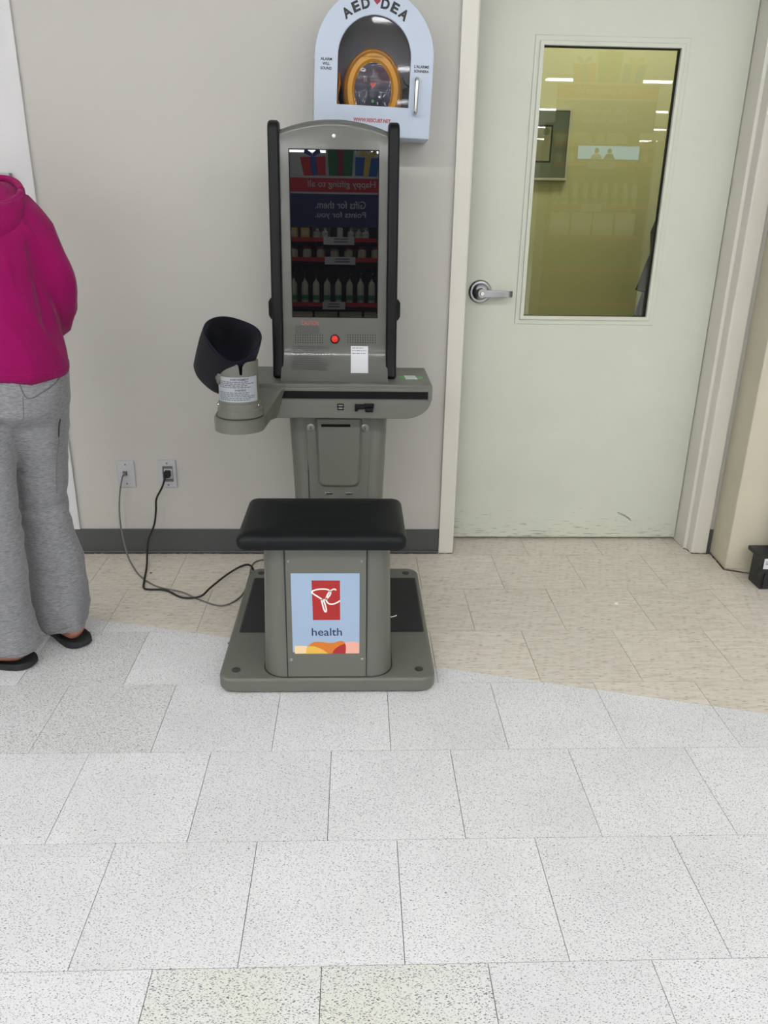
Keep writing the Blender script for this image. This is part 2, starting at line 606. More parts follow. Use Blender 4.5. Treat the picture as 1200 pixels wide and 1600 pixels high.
def lathe(name, prof, c, axis, m, parent=None, n=32, deg=30):
    """prof: (radius, distance along axis)"""
    axis = V(axis).normalized()
    u, v = frame_for(axis)
    c = V(c)
    vs, fs = [], []
    for (r, h) in prof:
        for k in range(n):
            a = 2 * pi * k / n
            vs.append(c + axis * h + (u * cos(a) + v * sin(a)) * max(r, 1e-5))
    for i in range(len(prof) - 1):
        for k in range(n):
            fs.append((i * n + k, i * n + (k + 1) % n, (i + 1) * n + (k + 1) % n, (i + 1) * n + k))
    fs.append(tuple(range(n)))
    fs.append(tuple((len(prof) - 1) * n + k for k in range(n)))
    return autosmooth(mk(name, vs, fs, m, parent), deg)


def merge_geo(parts):
    vs, fs = [], []
    for v, f in parts:
        o = len(vs)
        vs += list(v)
        fs += [tuple(i + o for i in q) for q in f]
    return vs, fs


def box_geo(a, b):
    x0, y0, z0 = a
    x1, y1, z1 = b
    vs = [V((x, y, z)) for z in (z0, z1) for y in (y0, y1) for x in (x0, x1)]
    return vs, [(0, 2, 3, 1), (4, 5, 7, 6), (0, 1, 5, 4), (2, 6, 7, 3), (0, 4, 6, 2), (1, 3, 7, 5)]


def text(s, org, ux, uz, width, height, m, parent=None, name='lettering', thick=0.0004, bold=0.0, center=False, warp=None):
    """text laid from org (lower-left corner) with width along ux and height along uz"""
    cu = bpy.data.curves.new('t', 'FONT')
    cu.body = s
    cu.size = 1
    cu.offset = bold
    cu.resolution_u = 3
    ob = bpy.data.objects.new('t', cu)
    me = bpy.data.meshes.new_from_object(ob)
    bpy.data.objects.remove(ob)
    xs = [v.co.x for v in me.vertices]
    ys = [v.co.y for v in me.vertices]
    x0, x1, y0, y1 = min(xs), max(xs), min(ys), max(ys)
    ux, uz, org = V(ux).normalized(), V(uz).normalized(), V(org)
    nrm = ux.cross(uz)
    if center:
        org = org - ux * width / 2
    off = ORG if parent is not None else V((0, 0, 0))
    sx = width / (x1 - x0)
    sy = height / (y1 - y0)
    for v in me.vertices:
        a, b = (v.co.x - x0) * sx, (v.co.y - y0) * sy
        q = org + ux * a + uz * b + nrm * thick
        if warp:
            q = warp(a, b)
        v.co = q - off
    me.update()
    return link(me, name, m, parent)


def dash_lines(name, org, ux, uz, wd, rows, pitch, h, m, parent, seed=1, warp=None, nrm_off=0.0004):
    """rows of small unreadable print: short words as tiny slabs"""
    rnd = random.Random(seed)
    ux, uz, org = V(ux).normalized(), V(uz).normalized(), V(org)
    nrm = ux.cross(uz)
    vs, fs = [], []
    for r in range(rows):
        x = 0.0
        end = wd * rnd.uniform(0.75, 1.0)
        while x < end:
            l = min(rnd.uniform(0.004, 0.012), end - x)
            if l < 0.001:
                break
            q = [(x, -r * pitch), (x + l, -r * pitch), (x + l, -r * pitch - h), (x, -r * pitch - h)]
            i = len(vs)
            for a, b in q:
                vs.append(warp(a, b) if warp else org + ux * a + uz * b + nrm * nrm_off)
            fs.append((i, i + 1, i + 2, i + 3))
            x += l + 0.002
    return mk(name, vs, fs, m, parent, recalc=False)


def root(name, label, cat, loc, group=None):
    global ORG
    o = bpy.data.objects.new(name, None)
    COL.objects.link(o)
    o.empty_display_size = 0.1
    ORG = V(loc)
    o.location = ORG
    o['label'] = label
    o['category'] = cat
    if group:
        o['group'] = group
    return o


def tag(o, label, cat, group=None, kind=None):
    o['label'] = label
    o['category'] = cat
    if group:
        o['group'] = group
    if kind:
        o['kind'] = kind
    return o


def struct(o, label=None):
    o['kind'] = 'structure'
    if label:
        o['label'] = label
        o['category'] = {'wall': 'wall', 'floor': 'floor', 'ceil': 'ceiling', 'door': 'door', 'base': 'baseboard', 'trim': 'trim'}.get(o.name[:4].rstrip('_'), 'wall')
    return o


# ================================================================== THE SETTING
T = 0.3048
WY = 0.03                     # face of the wall behind the kiosk
CH = 3.2                      # ceiling height
XL, XR, YB = -7.0, 9.0, -21.0
for k_ in ('tile_white', 'tile_grey', 'tile_worn'):
    vary(M[k_], 0.03, 31.0)
vary(M['tile_beige'], 0.035, 17.0)
ORG = V((0, 0, 0))

# floor: a slab, with every tile of the visible part laid on it
floor = box('floor', (XL, YB, -0.10), (XR, 1.9, -0.004), 'grout')
struct(floor, 'store floor of speckled white tiles meeting beige tiles near the door')


def clip(poly, keep_above):
    """cut by the seam between the beige and the white tiles"""
    def side(p):
        s = p[1] - (-0.534 - 0.275 * p[0])
        return s if keep_above else -s
    out = []
    for i, p in enumerate(poly):
        q = poly[(i + 1) % len(poly)]
        a, b = side(p), side(q)
        if a >= 0:
            out.append(p)
        if a * b < 0:
            t = a / (a - b)
            out.append((p[0] + (q[0] - p[0]) * t, p[1] + (q[1] - p[1]) * t))
    return out


def tile(poly, m):
    # drop near-duplicate corners, then shrink for the joint
    P = []
    for p in poly:
        if not P or (abs(p[0] - P[-1][0]) + abs(p[1] - P[-1][1])) > 1e-4:
            P.append(p)
    if len(P) < 3:
        return
    area = abs(sum(P[i][0] * P[(i + 1) % len(P)][1] - P[(i + 1) % len(P)][0] * P[i][1] for i in range(len(P)))) / 2
    if area < 2e-4:
        return
    cx = sum(p[0] for p in P) / len(P)
    cy = sum(p[1] for p in P) / len(P)
    g = 0.0007
    Q = []
    for p in P:
        Q.append((p[0] + (g if p[0] < cx else -g), p[1] + (g if p[1] < cy else -g)))
    prism('tile', Q, 'z', -0.004, 0.0, m, floor)


GREY = {(-4, 0.0), (-4, -1.0), (-3, -0.5)}
WORN = {(-7, 1.5), (-7, 2.5)}
fills = []
rows = range(-12, 1)
for j in rows:                                   # row j spans y from j*T to (j+1)*T
    # rows with joints on whole numbers: those just in front of y = -6T.. -5T and alternate
    offs = 0.0 if (j % 2 == 0) else 0.5
    y0, y1 = j * T, (j + 1) * T
    if j == 0:
        y1 = 0.30
    used = []
    for i in range(-6, 11):
        a = (i + offs) * T
        x0, x1 = a, a + T
        if j > -2 and (x1 < -1.3 or x0 > 3.0):
            continue
        used += [x0, x1]
        poly = [(x0, y0), (x1, y0), (x1, y1), (x0, y1)]
        up_ = clip(poly, True)
        dn_ = clip(poly, False)
        if len(up_) >= 3:
            tile(up_, 'tile_beige')
        if len(dn_) >= 3:
            key = (j, i + offs)
            tile(dn_, 'tile_grey' if key in GREY else 'tile_worn' if key in WORN else 'tile_white')
    yf_ = WY if j == 0 else y1
    if j < 0 or True:
        fills.append(('tile_beige' if j > -2 else 'tile_white', box_geo((XL, y0, -0.004), (min(used), yf_ if j < 0 else WY, 0.0))))
        fills.append(('tile_beige' if j > -4 else 'tile_white', box_geo((max(used), y0, -0.004), (XR, yf_ if j < 0 else WY, 0.0))))
# the floor beyond the laid tiles, out of sight behind the camera and to the sides
for m_ in ('tile_white', 'tile_beige'):
    geo = [g for k_, g in fills if k_ == m_]
    if m_ == 'tile_white':
        geo.append(box_geo((XL, YB, -0.004), (XR, -12 * T, 0.0)))
    fv, ff = merge_geo(geo)
    fo = mk('tile_field', fv, ff, m_, floor, recalc=False)
    fo['kind'] = 'stuff'

ceil = struct(box('ceiling', (XL, YB, CH), (XR, WY + 0.15, CH + 0.1), 'ceiling'), 'white store ceiling')
DL, DR, DT = 1.218, 2.205, 2.10        # door opening in the wall
wall = merge_geo([box_geo((XL, WY, 0), (DL - 0.0, WY + 0.14, CH)), box_geo((DR, WY, 0), (XR, WY + 0.14, CH)), box_geo((DL, WY, DT), (DR, WY + 0.14, CH))])
struct(mk('wall_back', wall[0], wall[1], 'wall', recalc=False), 'off-white painted wall behind the kiosk')
struct(box('wall_left', (XL - 0.1, YB, 0), (XL, WY, CH), 'wall'), 'far left side wall of the store')
struct(box('wall_front', (XL, YB - 0.1, 0), (XR, YB, CH), 'wall'), 'far wall of the store behind the viewer')
struct(box('wall_right', (XR, YB, 0), (XR + 0.1, WY, CH), 'wall'), 'far right side wall of the store')
col = prism('wall_column', [(2.281, WY), (2.268, -0.138), (2.386, -0.184), (2.60, -0.184), (2.60, WY)], 'z', 0.0, CH, 'column_paint', bev=0.004)
struct(col, 'beige painted wall end projecting right of the door, chipped at its foot')

bb = box('baseboard_left', (-2.2, WY - 0.006, 0.0), (1.158, WY, 0.102), 'baseboard', bev=0.002)
struct(bb, 'dark grey vinyl baseboard between the left edge and the door frame')
box('toe', (-2.2, WY - 0.014, 0.0), (1.158, WY - 0.004, 0.010), 'baseboard', bb, bev=0.004)
struct(box('baseboard_right', (2.262, WY - 0.006, 0.0), (2.280, WY, 0.102), 'baseboard'), 'short piece of grey baseboard between the door frame and the wall end')
wp = box('trim_1', (-2.0, WY - 0.010, 0.102), (-0.262, WY, CH), 'panel_white', bev=0.002)
struct(wp, 'white wall panel at the left edge above the baseboard')

# door frame (pressed metal) with its steps
fr = prism('trim_2', [(1.159, WY), (1.159, 0.018), (1.212, 0.018), (1.218, 0.024), (1.218, 0.17), (1.232, 0.17), (1.232, 0.215), (1.195, 0.215), (1.195, WY)],
           'z', 0.0, DT + 0.05, 'frame', bev=0.002)
struct(fr, 'pale painted metal door frame, left side')
fr = prism('trim_3', [(2.262, WY), (2.262, 0.018), (2.204, 0.018), (2.199, 0.024), (2.199, 0.066), (2.187, 0.070), (2.187, 0.215), (2.215, 0.215), (2.215, WY)],
           'z', 0.0, DT + 0.05, 'frame', bev=0.002)
struct(fr, 'pale painted metal door frame with stepped edges, right side')
struct(box('trim_4', (1.159, 0.018, DT), (2.262, 0.215, DT + 0.05), 'frame', bev=0.002), 'pale painted metal door frame, head')

# dirt gathered in the joint along the foot of the frames and the wall end
def dirt_line(parent, pts, r, seed):
    rnd = random.Random(seed)
    path = []
    P = [V(p) for p in pts]
    for a_, b_ in zip(P, P[1:]):
        n_ = max(2, int((b_ - a_).length / 0.012))
        path += [a_ + (b_ - a_) * (k / n_) for k in range(n_)]
    path.append(P[-1])
    rr = [r * rnd.uniform(0.5, 1.5) for _ in path]
    vs, fs = tube_geo(path, rr, 6)
    mk('dirt_line', vs, fs, 'dirt_dark', parent, smooth=True)


dirt_line(col, [(2.190, 0.150, 0.0005), (2.190, 0.066, 0.0005), (2.199, 0.058, 0.0005), (2.202, 0.018, 0.0005), (2.262, 0.014, 0.0005), (2.279, 0.020, 0.0005), (2.2665, -0.140, 0.0005), (2.330, -0.165, 0.0005), (2.386, -0.1865, 0.0005)], 0.0022, 3)
dirt_line(bb, [(-1.2, WY - 0.0145, 0.0003), (0.4, WY - 0.0145, 0.0003), (1.158, WY - 0.0145, 0.0003), (1.160, 0.0165, 0.0003), (1.214, 0.0165, 0.0003), (1.2185, 0.030, 0.0003)], 0.0016, 5)

# the door, made of stiles and rails around its window
ORG = V((1.22, 0.19, 0))
door = bpy.data.objects.new('door_1', None)
COL.objects.link(door)
door.location = ORG
door['kind'] = 'structure'
door['label'] = 'cream painted metal door with tall window and lever handle'
door['category'] = 'door'
DY0, DY1 = 0.165, 0.205
gx0, gx1, gz0, gz1 = 1.458, 1.938, 0.925, 1.830
lf = merge_geo([box_geo((1.234, DY0, 0.012), (gx0, DY1, DT - 0.004)), box_geo((gx1, DY0, 0.012), (2.184, DY1, DT - 0.004)),
                box_geo((gx0, DY0, 0.012), (gx1, DY1, gz0)), box_geo((gx0, DY0, gz1), (gx1, DY1, DT - 0.004))])
mk('door_leaf', lf[0], lf[1], 'door', door, recalc=False)


def ring(name, x0, x1, z0, z1, wd, ya, yb, m, parent, bev=0.0015):
    """mitred frame around a rectangle, four boards in one outline"""
    vs = []
    for y in (ya, yb):
        for (a, b, c, d) in ((x0, z0, x1, z1), (x0 - wd, z0 - wd, x1 + wd, z1 + wd)):
            vs += [(a, y, b), (c, y, b), (c, y, d), (a, y, d)]
    fs = []
    for k in range(4):
        n = (k + 1) % 4
        fs += [(k, n, 4 + n, 4 + k), (8 + k, 12 + k, 12 + n, 8 + n), (k, 8 + k, 8 + n, n), (4 + k, 4 + n, 12 + n, 12 + k)]
    return bevel(mk(name, vs, fs, m, parent), bev, 2)


wf = ring('window_frame', gx0 - 0.002, gx1 + 0.002, gz0 - 0.002, gz1 + 0.002, 0.026, DY0 - 0.004, DY0 + 0.002, 'door', door)
ring('window_bead', gx0 + 0.003, gx1 - 0.003, gz0 + 0.003, gz1 - 0.003, 0.014, DY0 - 0.010, DY0 + 0.004, 'door', wf)
ring('gasket', gx0 + 0.0055, gx1 - 0.0055, gz0 + 0.0035, gz1 - 0.0055, 0.006, DY0 + 0.012, DY0 + 0.024, 'gasket', wf, bev=0)
box('window_pane', (gx0 + 0.001, DY0 + 0.016, gz0 + 0.001), (gx1 - 0.001, DY0 + 0.020, gz1 - 0.001), 'door_glass', door)
hc = (1.2905, DY0, 1.014)
hd = lathe('door_handle', [(0.043, 0.0), (0.043, 0.004), (0.038, 0.010), (0.034, 0.011), (0.031, 0.0105), (0.026, 0.016), (0.016, 0.020), (0.014, 0.045)], hc, (0, -1, 0), 'satin', door, n=48)
# lever: a flat bar that returns to the door at its tip
lever = [(1.283, -0.0), (1.305, -0.002), (1.33, -0.002), (1.36, -0.001), (1.385, 0.0), (1.398, 0.008), (1.408, 0.020)]
vs, fs = [], []
yl = DY0 - 0.052
for i, (x, dy) in enumerate(lever):
    hh = 0.0145 - 0.0025 * min(1, i / 3)
    zc = 1.012 - 0.003 * (i / 6)
    for (a, b) in ((-0.004, -hh), (0.005, -hh), (0.005, hh), (-0.004, hh)):
        vs.append((x, yl + dy + a, zc + b))
for i in range(len(lever) - 1):
    for k in range(4):
        fs.append((i * 4 + k, i * 4 + (k + 1) % 4, i * 4 + 4 + (k + 1) % 4, i * 4 + 4 + k))
fs += [(0, 1, 2, 3), tuple(4 * (len(lever) - 1) + k for k in range(4))]
bevel(mk('lever', vs, fs, 'satin', hd), 0.0035, 3)
lathe('lever_hub', [(0.0165, 0.034), (0.0165, 0.052), (0.0145, 0.058)], (1.2905, DY0, 1.012), (0, -1, 0), 'satin', hd, n=32)
lathe('keyhole', [(0.0085, 0.057), (0.0085, 0.0615), (0.007, 0.0625)], (1.2905, DY0, 1.012), (0, -1, 0), 'chrome', hd, n=24)
# two long scratches low on the door
for k, (a, b) in enumerate((((1.925, 0.125), (1.985, 0.093)), ((1.93, 0.118), (1.99, 0.085)))):
    tube('scratch', [(a[0], DY0 - 0.0002, a[1]), ((a[0] + b[0]) / 2, DY0 - 0.0002, (a[1] + b[1]) / 2 + 0.004), (b[0], DY0 - 0.0002, b[1])], 0.0009, 'kiosk_dark', door, n=6, sub=3)

# the office behind the door
OY = 1.40
ow = merge_geo([box_geo((0.6, OY, 0), (3.6, OY + 0.1, 2.7)), box_geo((0.5, 0.22, 0), (0.6, OY, 2.7)), box_geo((3.6, 0.22, 0), (3.7, OY, 2.7)),
                box_geo((0.5, 0.22, 2.7), (3.7, OY + 0.1, 2.8)), box_geo((0.5, 0.175, 0.0), (1.19, 0.22, 2.7)), box_geo((2.22, 0.175, 0.0), (3.6, 0.22, 2.7)),
                box_geo((1.19, 0.175, DT + 0.05), (2.22, 0.22, 2.7))])
struct(mk('wall_office', ow[0], ow[1], 'office_wall', recalc=False), 'yellow green office walls seen through the door window')
ol = root('ceiling_light', 'ceiling light inside the office behind the door', 'light', (2.0, 0.85, 2.66))
box('frame', (1.35, 0.68, 2.66), (2.65, 1.02, 2.70), 'lamp_body', ol)
box('diffuser', (1.38, 0.71, 2.655), (2.62, 0.99, 2.662), 'office_lamp', ol)

# framed certificate on the office wall
cx0, cx1, cz0, cz1 = 1.46, 1.885, 1.452, 1.780
pf = root('framed_certificate', 'framed certificate with green mount on the office wall', 'picture', ((cx0 + cx1) / 2, OY, cz0))
ring('frame', cx0 + 0.012, cx1 - 0.012, cz0 + 0.012, cz1 - 0.012, 0.012, OY - 0.025, OY - 0.001, 'wood_frame', pf)
box('mount', (cx0 + 0.010, OY - 0.012, cz0 + 0.010), (cx1 - 0.010, OY - 0.004, cz1 - 0.010), 'mat_green', pf)
box('inner_mount', (1.552, OY - 0.0135, 1.535), (1.797, OY - 0.011, 1.705), 'mat_pale', pf)
pp = box('certificate', (1.560, OY - 0.015, 1.543), (1.789, OY - 0.013, 1.697), 'paper', pf)
dash_lines('small_print', (1.60, OY - 0.0151, 1.665), (1, 0, 0), (0, 0, 1), 0.13, 5, 0.017, 0.004, 'print_mid', pp, 5)
lathe('seal', [(0.017, 0), (0.017, 0.0006)], (1.765, OY - 0.015, 1.675), (0, -1, 0), 'mat_green', pp, n=24)
box('glass', (cx0 + 0.011, OY - 0.0200, cz0 + 0.011), (cx1 - 0.011, OY - 0.0185, cz1 - 0.011), 'film', pf)

# dark jacket hanging in the office at the right of the window
jk = root('hanging_jacket', 'dark jacket hanging in the office at the lower right of the door window', 'jacket', (2.36, 1.12, 0.80))
hk = lathe('hook', [(0.004, 0), (0.004, 0.05), (0.008, 0.055)], (2.42, 1.14, 1.40), (0, 0, 1), 'steel', jk, n=12)
vs, fs = [], []
prof = [(1.40, 0.045, 0.04, 0.0), (1.34, 0.16, 0.07, 0.0), (1.22, 0.20, 0.09, 0.0), (1.05, 0.17, 0.09, 0.0), (0.92, 0.19, 0.10, 0), (0.80, 0.215, 0.11, 0.0), (0.76, 0.21, 0.10, 0.0)]
N = 36
for (z, rx, ry, sh) in prof:
    for k in range(N):
        a = 2 * pi * k / N
        wv = 1 + 0.05 * sin(5 * a + z * 7)
        vs.append((2.46 + sh + rx * wv * cos(a), 1.15 + ry * wv * sin(a), z))
for i in range(len(prof) - 1):
    for k in range(N):
        fs.append((i * N + k, i * N + (k + 1) % N, (i + 1) * N + (k + 1) % N, (i + 1) * N + k))
fs += [tuple(range(N)), tuple((len(prof) - 1) * N + k for k in range(N))]
mk('jacket_body', vs, fs, 'coat', jk, smooth=True)
tube('sleeve', [(2.355, 1.11, 1.32), (2.305, 1.05, 1.18), (2.265, 1.02, 1.05), (2.240, 1.01, 0.945)], [0.03, 0.042, 0.052, 0.060], 'coat', jk, n=16)

# ================================================================== LIGHTS IN THE STORE CEILING
rows_y = [-3.4, -6.6, -9.5, -12.9, -16.0, -18.8]
ORD = ['first', 'second', 'third', 'fourth', 'fifth', 'sixth']
first = None
for j, y in enumerate(rows_y):
    for i in range(6):
        x = -5.6 + i * 2.6
        if first is None:
            first = root('strip_light', '', 'light', (x, y, CH - 0.06))
            box('housing', (x - 1.22, y - 0.09, CH - 0.05), (x + 1.22, y + 0.09, CH), 'lamp_body', first)
            box('tube_cover', (x - 1.21, y - 0.075, CH - 0.065), (x + 1.21, y + 0.075, CH - 0.05), 'strip', first)
            L = first
        else:
            L = first.copy()
            COL.objects.link(L)
            L.location = (x, y, CH - 0.06)
            for ch in first.children:
                c = ch.copy()
                COL.objects.link(c)
                c.parent = L
        L['label'] = 'fluorescent ceiling strip, %s row from the kiosk wall, %s from the left' % (ORD[j], ORD[i])
        L['group'] = 'fluorescent strips on the store ceiling'

# ================================================================== THE KIOSK
K = root('health_kiosk', 'grey blood pressure kiosk with screen, arm cuff and black seat', 'health kiosk', (0.74, -0.60, 0.0))
DK = 0.0963


def yf(z):
    """front face of the tower, leaning back and sweeping forward to the counter"""
    y = -0.325 + (z - 0.97) * DK
    if z < 0.885:
        t = (0.885 - z) / 0.10
        y -= 0.074 * t ** 2.2
    return y


# base plate
bx0, bx1, by0, by1 = 0.434, 1.053, -0.966, -0.225
base = prism('base_plate', rrect(bx0, by0, bx1, by1, 0.045), 'z', 0.004, 0.050, 'kiosk', K, bev=0.010, seg=4)
for (x, y) in ((0.480, -0.918), (1.008, -0.918), (0.480, -0.272), (1.008, -0.272)):
    lathe('cap', [(0.0125, 0.049), (0.0125, 0.0515), (0.009, 0.0525)], (x, y, 0), (0, 0, 1), 'cap', K, n=24)
for (a, b) in ((0.463, 0.560), (0.925, 1.036)):
    mo = prism('foot_mat', rrect(a, -0.700, b, -0.318, 0.006), 'z', 0.0495, 0.0525, 'rubber', K, bev=0.001)
    prism('mat_edging', rrect(a - 0.004, -0.704, b + 0.004, -0.314, 0.008), 'z', 0.0495, 0.0512, 'kiosk_dark', mo)
# scraps lying on the right mat and base
tube('scuff', [(0.938, -0.612, 0.0527), (0.950, -0.606, 0.0527), (0.958, -0.600, 0.0527)], 0.0022, 'litter', K, n=6)

# stool pedestal and its removable front panel
px0, px1 = 0.562, 0.927
secs = [(0.046, 0.0, 0.0), (0.44, 0.010, 0.004), (0.452, 0.010, 0.004)]
vs, fs = [], []
ring_n = None
for (z, inx, iny) in secs:
    R = rrect(px0 + inx, -0.956 + iny, px1 - inx, -0.700, (0.062, 0.062, 0.03, 0.03), 10)
    ring_n = len(R)
    vs += [(x, y, z) for x, y in R]
for i in range(len(secs) - 1):
    for k in range(ring_n):
        fs.append((i * ring_n + k, i * ring_n + (k + 1) % ring_n, (i + 1) * ring_n + (k + 1) % ring_n, (i + 1) * ring_n + k))
fs += [tuple(range(ring_n)), tuple((len(secs) - 1) * ring_n + k for k in range(ring_n))]
autosmooth(mk('stool_pedestal', vs, fs, 'kiosk', K), 40)
prism('pedestal_gap', rrect(px0 - 0.004, -0.9585, px1 + 0.004, -0.696, (0.064, 0.064, 0.03, 0.03), 10), 'z', 0.0495, 0.0508, 'kiosk_dark', K)


def yp(z):
    return -0.956 + 0.004 * (z - 0.046) / 0.394


pv = []
for (x0, x1, za, zb, o0, o1) in ((0.6335, 0.8525, 0.052, 0.450, 0.0022, 0.0),):
    for (x, z) in ((x0, za), (x1, za), (x1 - 0.0005, zb), (x0 + 0.0005, zb)):
        pv.append((x, yp(z) - 0.0022, z))
    for (x, z) in ((x0, za), (x1, za), (x1 - 0.0005, zb), (x0 + 0.0005, zb)):
        pv.append((x, yp(z) + 0.002, z))
FP = bevel(mk('front_panel', pv, [(0, 1, 2, 3), (4, 7, 6, 5), (0, 4, 5, 1), (1, 5, 6, 2), (2, 6, 7, 3), (3, 7, 4, 0)], 'kiosk', K), 0.0008, 2)
for x in (0.6318, 0.8542):
    box('seam', (x - 0.0016, yp(0.05) - 0.0006, 0.052), (x + 0.0016, yp(0.44) + 0.003, 0.452), 'kiosk_dark', K)
for (x, z) in ((0.643, 0.411), (0.839, 0.411), (0.643, 0.1075), (0.8425, 0.1075)):
    lathe('screw', [(0.0052, 0.0), (0.0052, 0.0012), (0.0035, 0.003), (0.0, 0.0034)], (x, yp(z) - 0.0020, z), (0, -1, 0), 'steel', FP, n=20)

# poster on the stool
PY = yp(0.25) - 0.0034
qx0, qx1, qz0, qz1 = 0.648, 0.834, 0.127, 0.3755
PO = box('poster', (qx0, PY, qz0), (qx1, yp(0.25) - 0.0016, qz1), 'poster_blue', K)


def pu(cx, cz):
    """poster coordinates: 0..1 across and down"""
    return (qx0 + (qx1 - qx0) * cx, qz1 - (qz1 - qz0) * cz)


def flat(name, pts, m, parent, lift):
    P = [pu(*p) for p in pts]
    n = len(P)
    return mk(name, [(x, PY - lift, z) for x, z in P], [tuple(range(n))], m, parent, recalc=False)


def fx(c):
    return ((c[0] - 100) / 952.0, (c[1] - 150) / 1083.0)


flat('logo_block', [fx(c) for c in ((388, 240), (778, 242), (780, 768), (396, 768))], 'logo_red', PO, 0.0003)


def script(pts, w0=0.0021):
    P = []
    for c in pts:
        x, z = pu(*fx(c))
        P.append((x, PY - 0.0006, z))
    path = catmull(P, 6)
    vs, fs = [], []
    for i, p in enumerate(path):
        d = (path[min(i + 1, len(path) - 1)] - path[max(i - 1, 0)])
        n = V((-d.z, 0, d.x)).normalized() * w0
        vs += [p + n, p - n]
    for i in range(len(path) - 1):
        fs.append((2 * i, 2 * i + 1, 2 * i + 3, 2 * i + 2))
    return vs, fs


s1 = script([(722, 372), (712, 357), (690, 356), (655, 372), (625, 400), (600, 440), (588, 480), (592, 515), (615, 542), (650, 553), (695, 549), (740, 532), (778, 508)])
s2 = script([(520, 522), (530, 492), (560, 497), (595, 478), (630, 445), (648, 410), (640, 380), (605, 360), (540, 353), (470, 358), (415, 372), (390, 388), (395, 405), (440, 436), (500, 472), (540, 498)])
s3 = script([(522, 500), (532, 545), (545, 600), (562, 645), (580, 655), (585, 625), (576, 580), (560, 530), (545, 500)])
s3 = (  [v + V((0, -0.0002, 0)) for v in s3[0]], s3[1])
sv, sf = merge_geo([s1, s2, s3])
mk('script_logo', sv, sf, 'white_ink', PO, recalc=False)
x0, z0 = pu(*fx((376, 985)))
x1, z1 = pu(*fx((805, 878)))
text('health', (x0, PY, z0), (1, 0, 0), (0, 0, 1), x1 - x0, z1 - z0, 'print_navy', PO, thick=0.0004, bold=0.008)
flat('wave', [fx(c) for c in ((128, 1232), (128, 1125), (200, 1122), (300, 1125), (345, 1150), (345, 1232))], 'cream_ink', PO, 0.0003)
flat('wave', [fx(c) for c in ((840, 1232), (845, 1080), (900, 1070), (970, 1066), (1050, 1078), (1050, 1232))], 'pink_ink', PO, 0.0003)
flat('wave', [fx(c) for c in ((290, 1232), (292, 1180), (310, 1140), (350, 1098), (400, 1070), (460, 1064), (540, 1072), (620, 1084), (690, 1080), (750, 1062), (800, 1055), (835, 1070), (855, 1110), (860, 1160), (853, 1232))], 'orange_ink', PO, 0.0005)
flat('wave', [fx(c) for c in ((290, 1232), (292, 1180), (312, 1142), (335, 1124), (400, 1128), (470, 1148), (540, 1182), (605, 1232))], 'gold_ink', PO, 0.0007)
flat('wave', [fx(c) for c in ((662, 1232), (680, 1195), (715, 1155), (770, 1120), (850, 1092), (859, 1130), (860, 1170), (853, 1232))], 'logo_red', PO, 0.0007)

# seat cushion: padded slab, slightly crowned
vs, fs = [], []
sx0, sx1, sy0, sy1, sz0, sz1 = 0.510, 0.958, -0.990, -0.690, 0.4525, 0.498
levels = [(sz0, 0.012), (sz0 + 0.004, 0.004), (sz0 + 0.012, 0.0), (sz1 - 0.018, 0.0), (sz1 - 0.010, 0.003), (sz1 - 0.004, 0.009), (sz1, 0.020)]
nn = None
for (z, ins) in levels:
    R = rrect(sx0 + ins, sy0 + ins, sx1 - ins, sy1 - ins, 0.020 - ins * 0.4, 8)
    nn = len(R)
    for (x, y) in R:
        cr = 0.0
        if z > sz1 - 0.02:
            cr = 0.010 * (1 - ((x - 0.734) / 0.224) ** 2) * ((y - sy0) / (sy1 - sy0))
        vs.append((x, y, z + cr))
for i in range(len(levels) - 1):
    for k in range(nn):
        fs.append((i * nn + k, i * nn + (k + 1) % nn, (i + 1) * nn + (k + 1) % nn, (i + 1) * nn + k))
fs.append(tuple(range(nn)))
# top: concentric rings to the centre so the crown is real
last = (len(levels) - 1) * nn
prev = last
for sc_ in (0.8, 0.55, 0.3):
    st = len(vs)
    R = rrect(sx0 + 0.02, sy0 + 0.02, sx1 - 0.02, sy1 - 0.02, 0.012, 8)
    for (x, y) in R:
        x = 0.734 + (x - 0.734) * sc_
        y = -0.84 + (y + 0.84) * sc_
        cr = 0.012 * (1 - ((x - 0.734) / 0.224) ** 2) * ((y - sy0) / (sy1 - sy0)) + 0.003 * (1 - sc_)
        vs.append((x, y, sz1 + cr))
    for k in range(nn):
        fs.append((prev + k, prev + (k + 1) % nn, st + (k + 1) % nn, st + k))
    prev = st
fs.append(tuple(prev + k for k in range(nn)))
mk('seat', vs, fs, 'vinyl', K, smooth=True)

# column under the counter
vs, fs = [], []
secs = [(0.048, 0.622, 0.912), (0.37, 0.616, 0.916), (0.700, 0.602, 0.928)]
for (z, a, b) in secs:
    R = rrect(a, -0.385, b, -0.235, (0.05, 0.05, 0.02, 0.02), 8)
    nn = len(R)
    vs += [(x, y, z) for x, y in R]
for i in range(len(secs) - 1):
    for k in range(nn):
        fs.append((i * nn + k, i * nn + (k + 1) % nn, (i + 1) * nn + (k + 1) % nn, (i + 1) * nn + k))
fs += [tuple(range(nn)), tuple((len(secs) - 1) * nn + k for k in range(nn))]
autosmooth(mk('column', vs, fs, 'kiosk', K), 40)
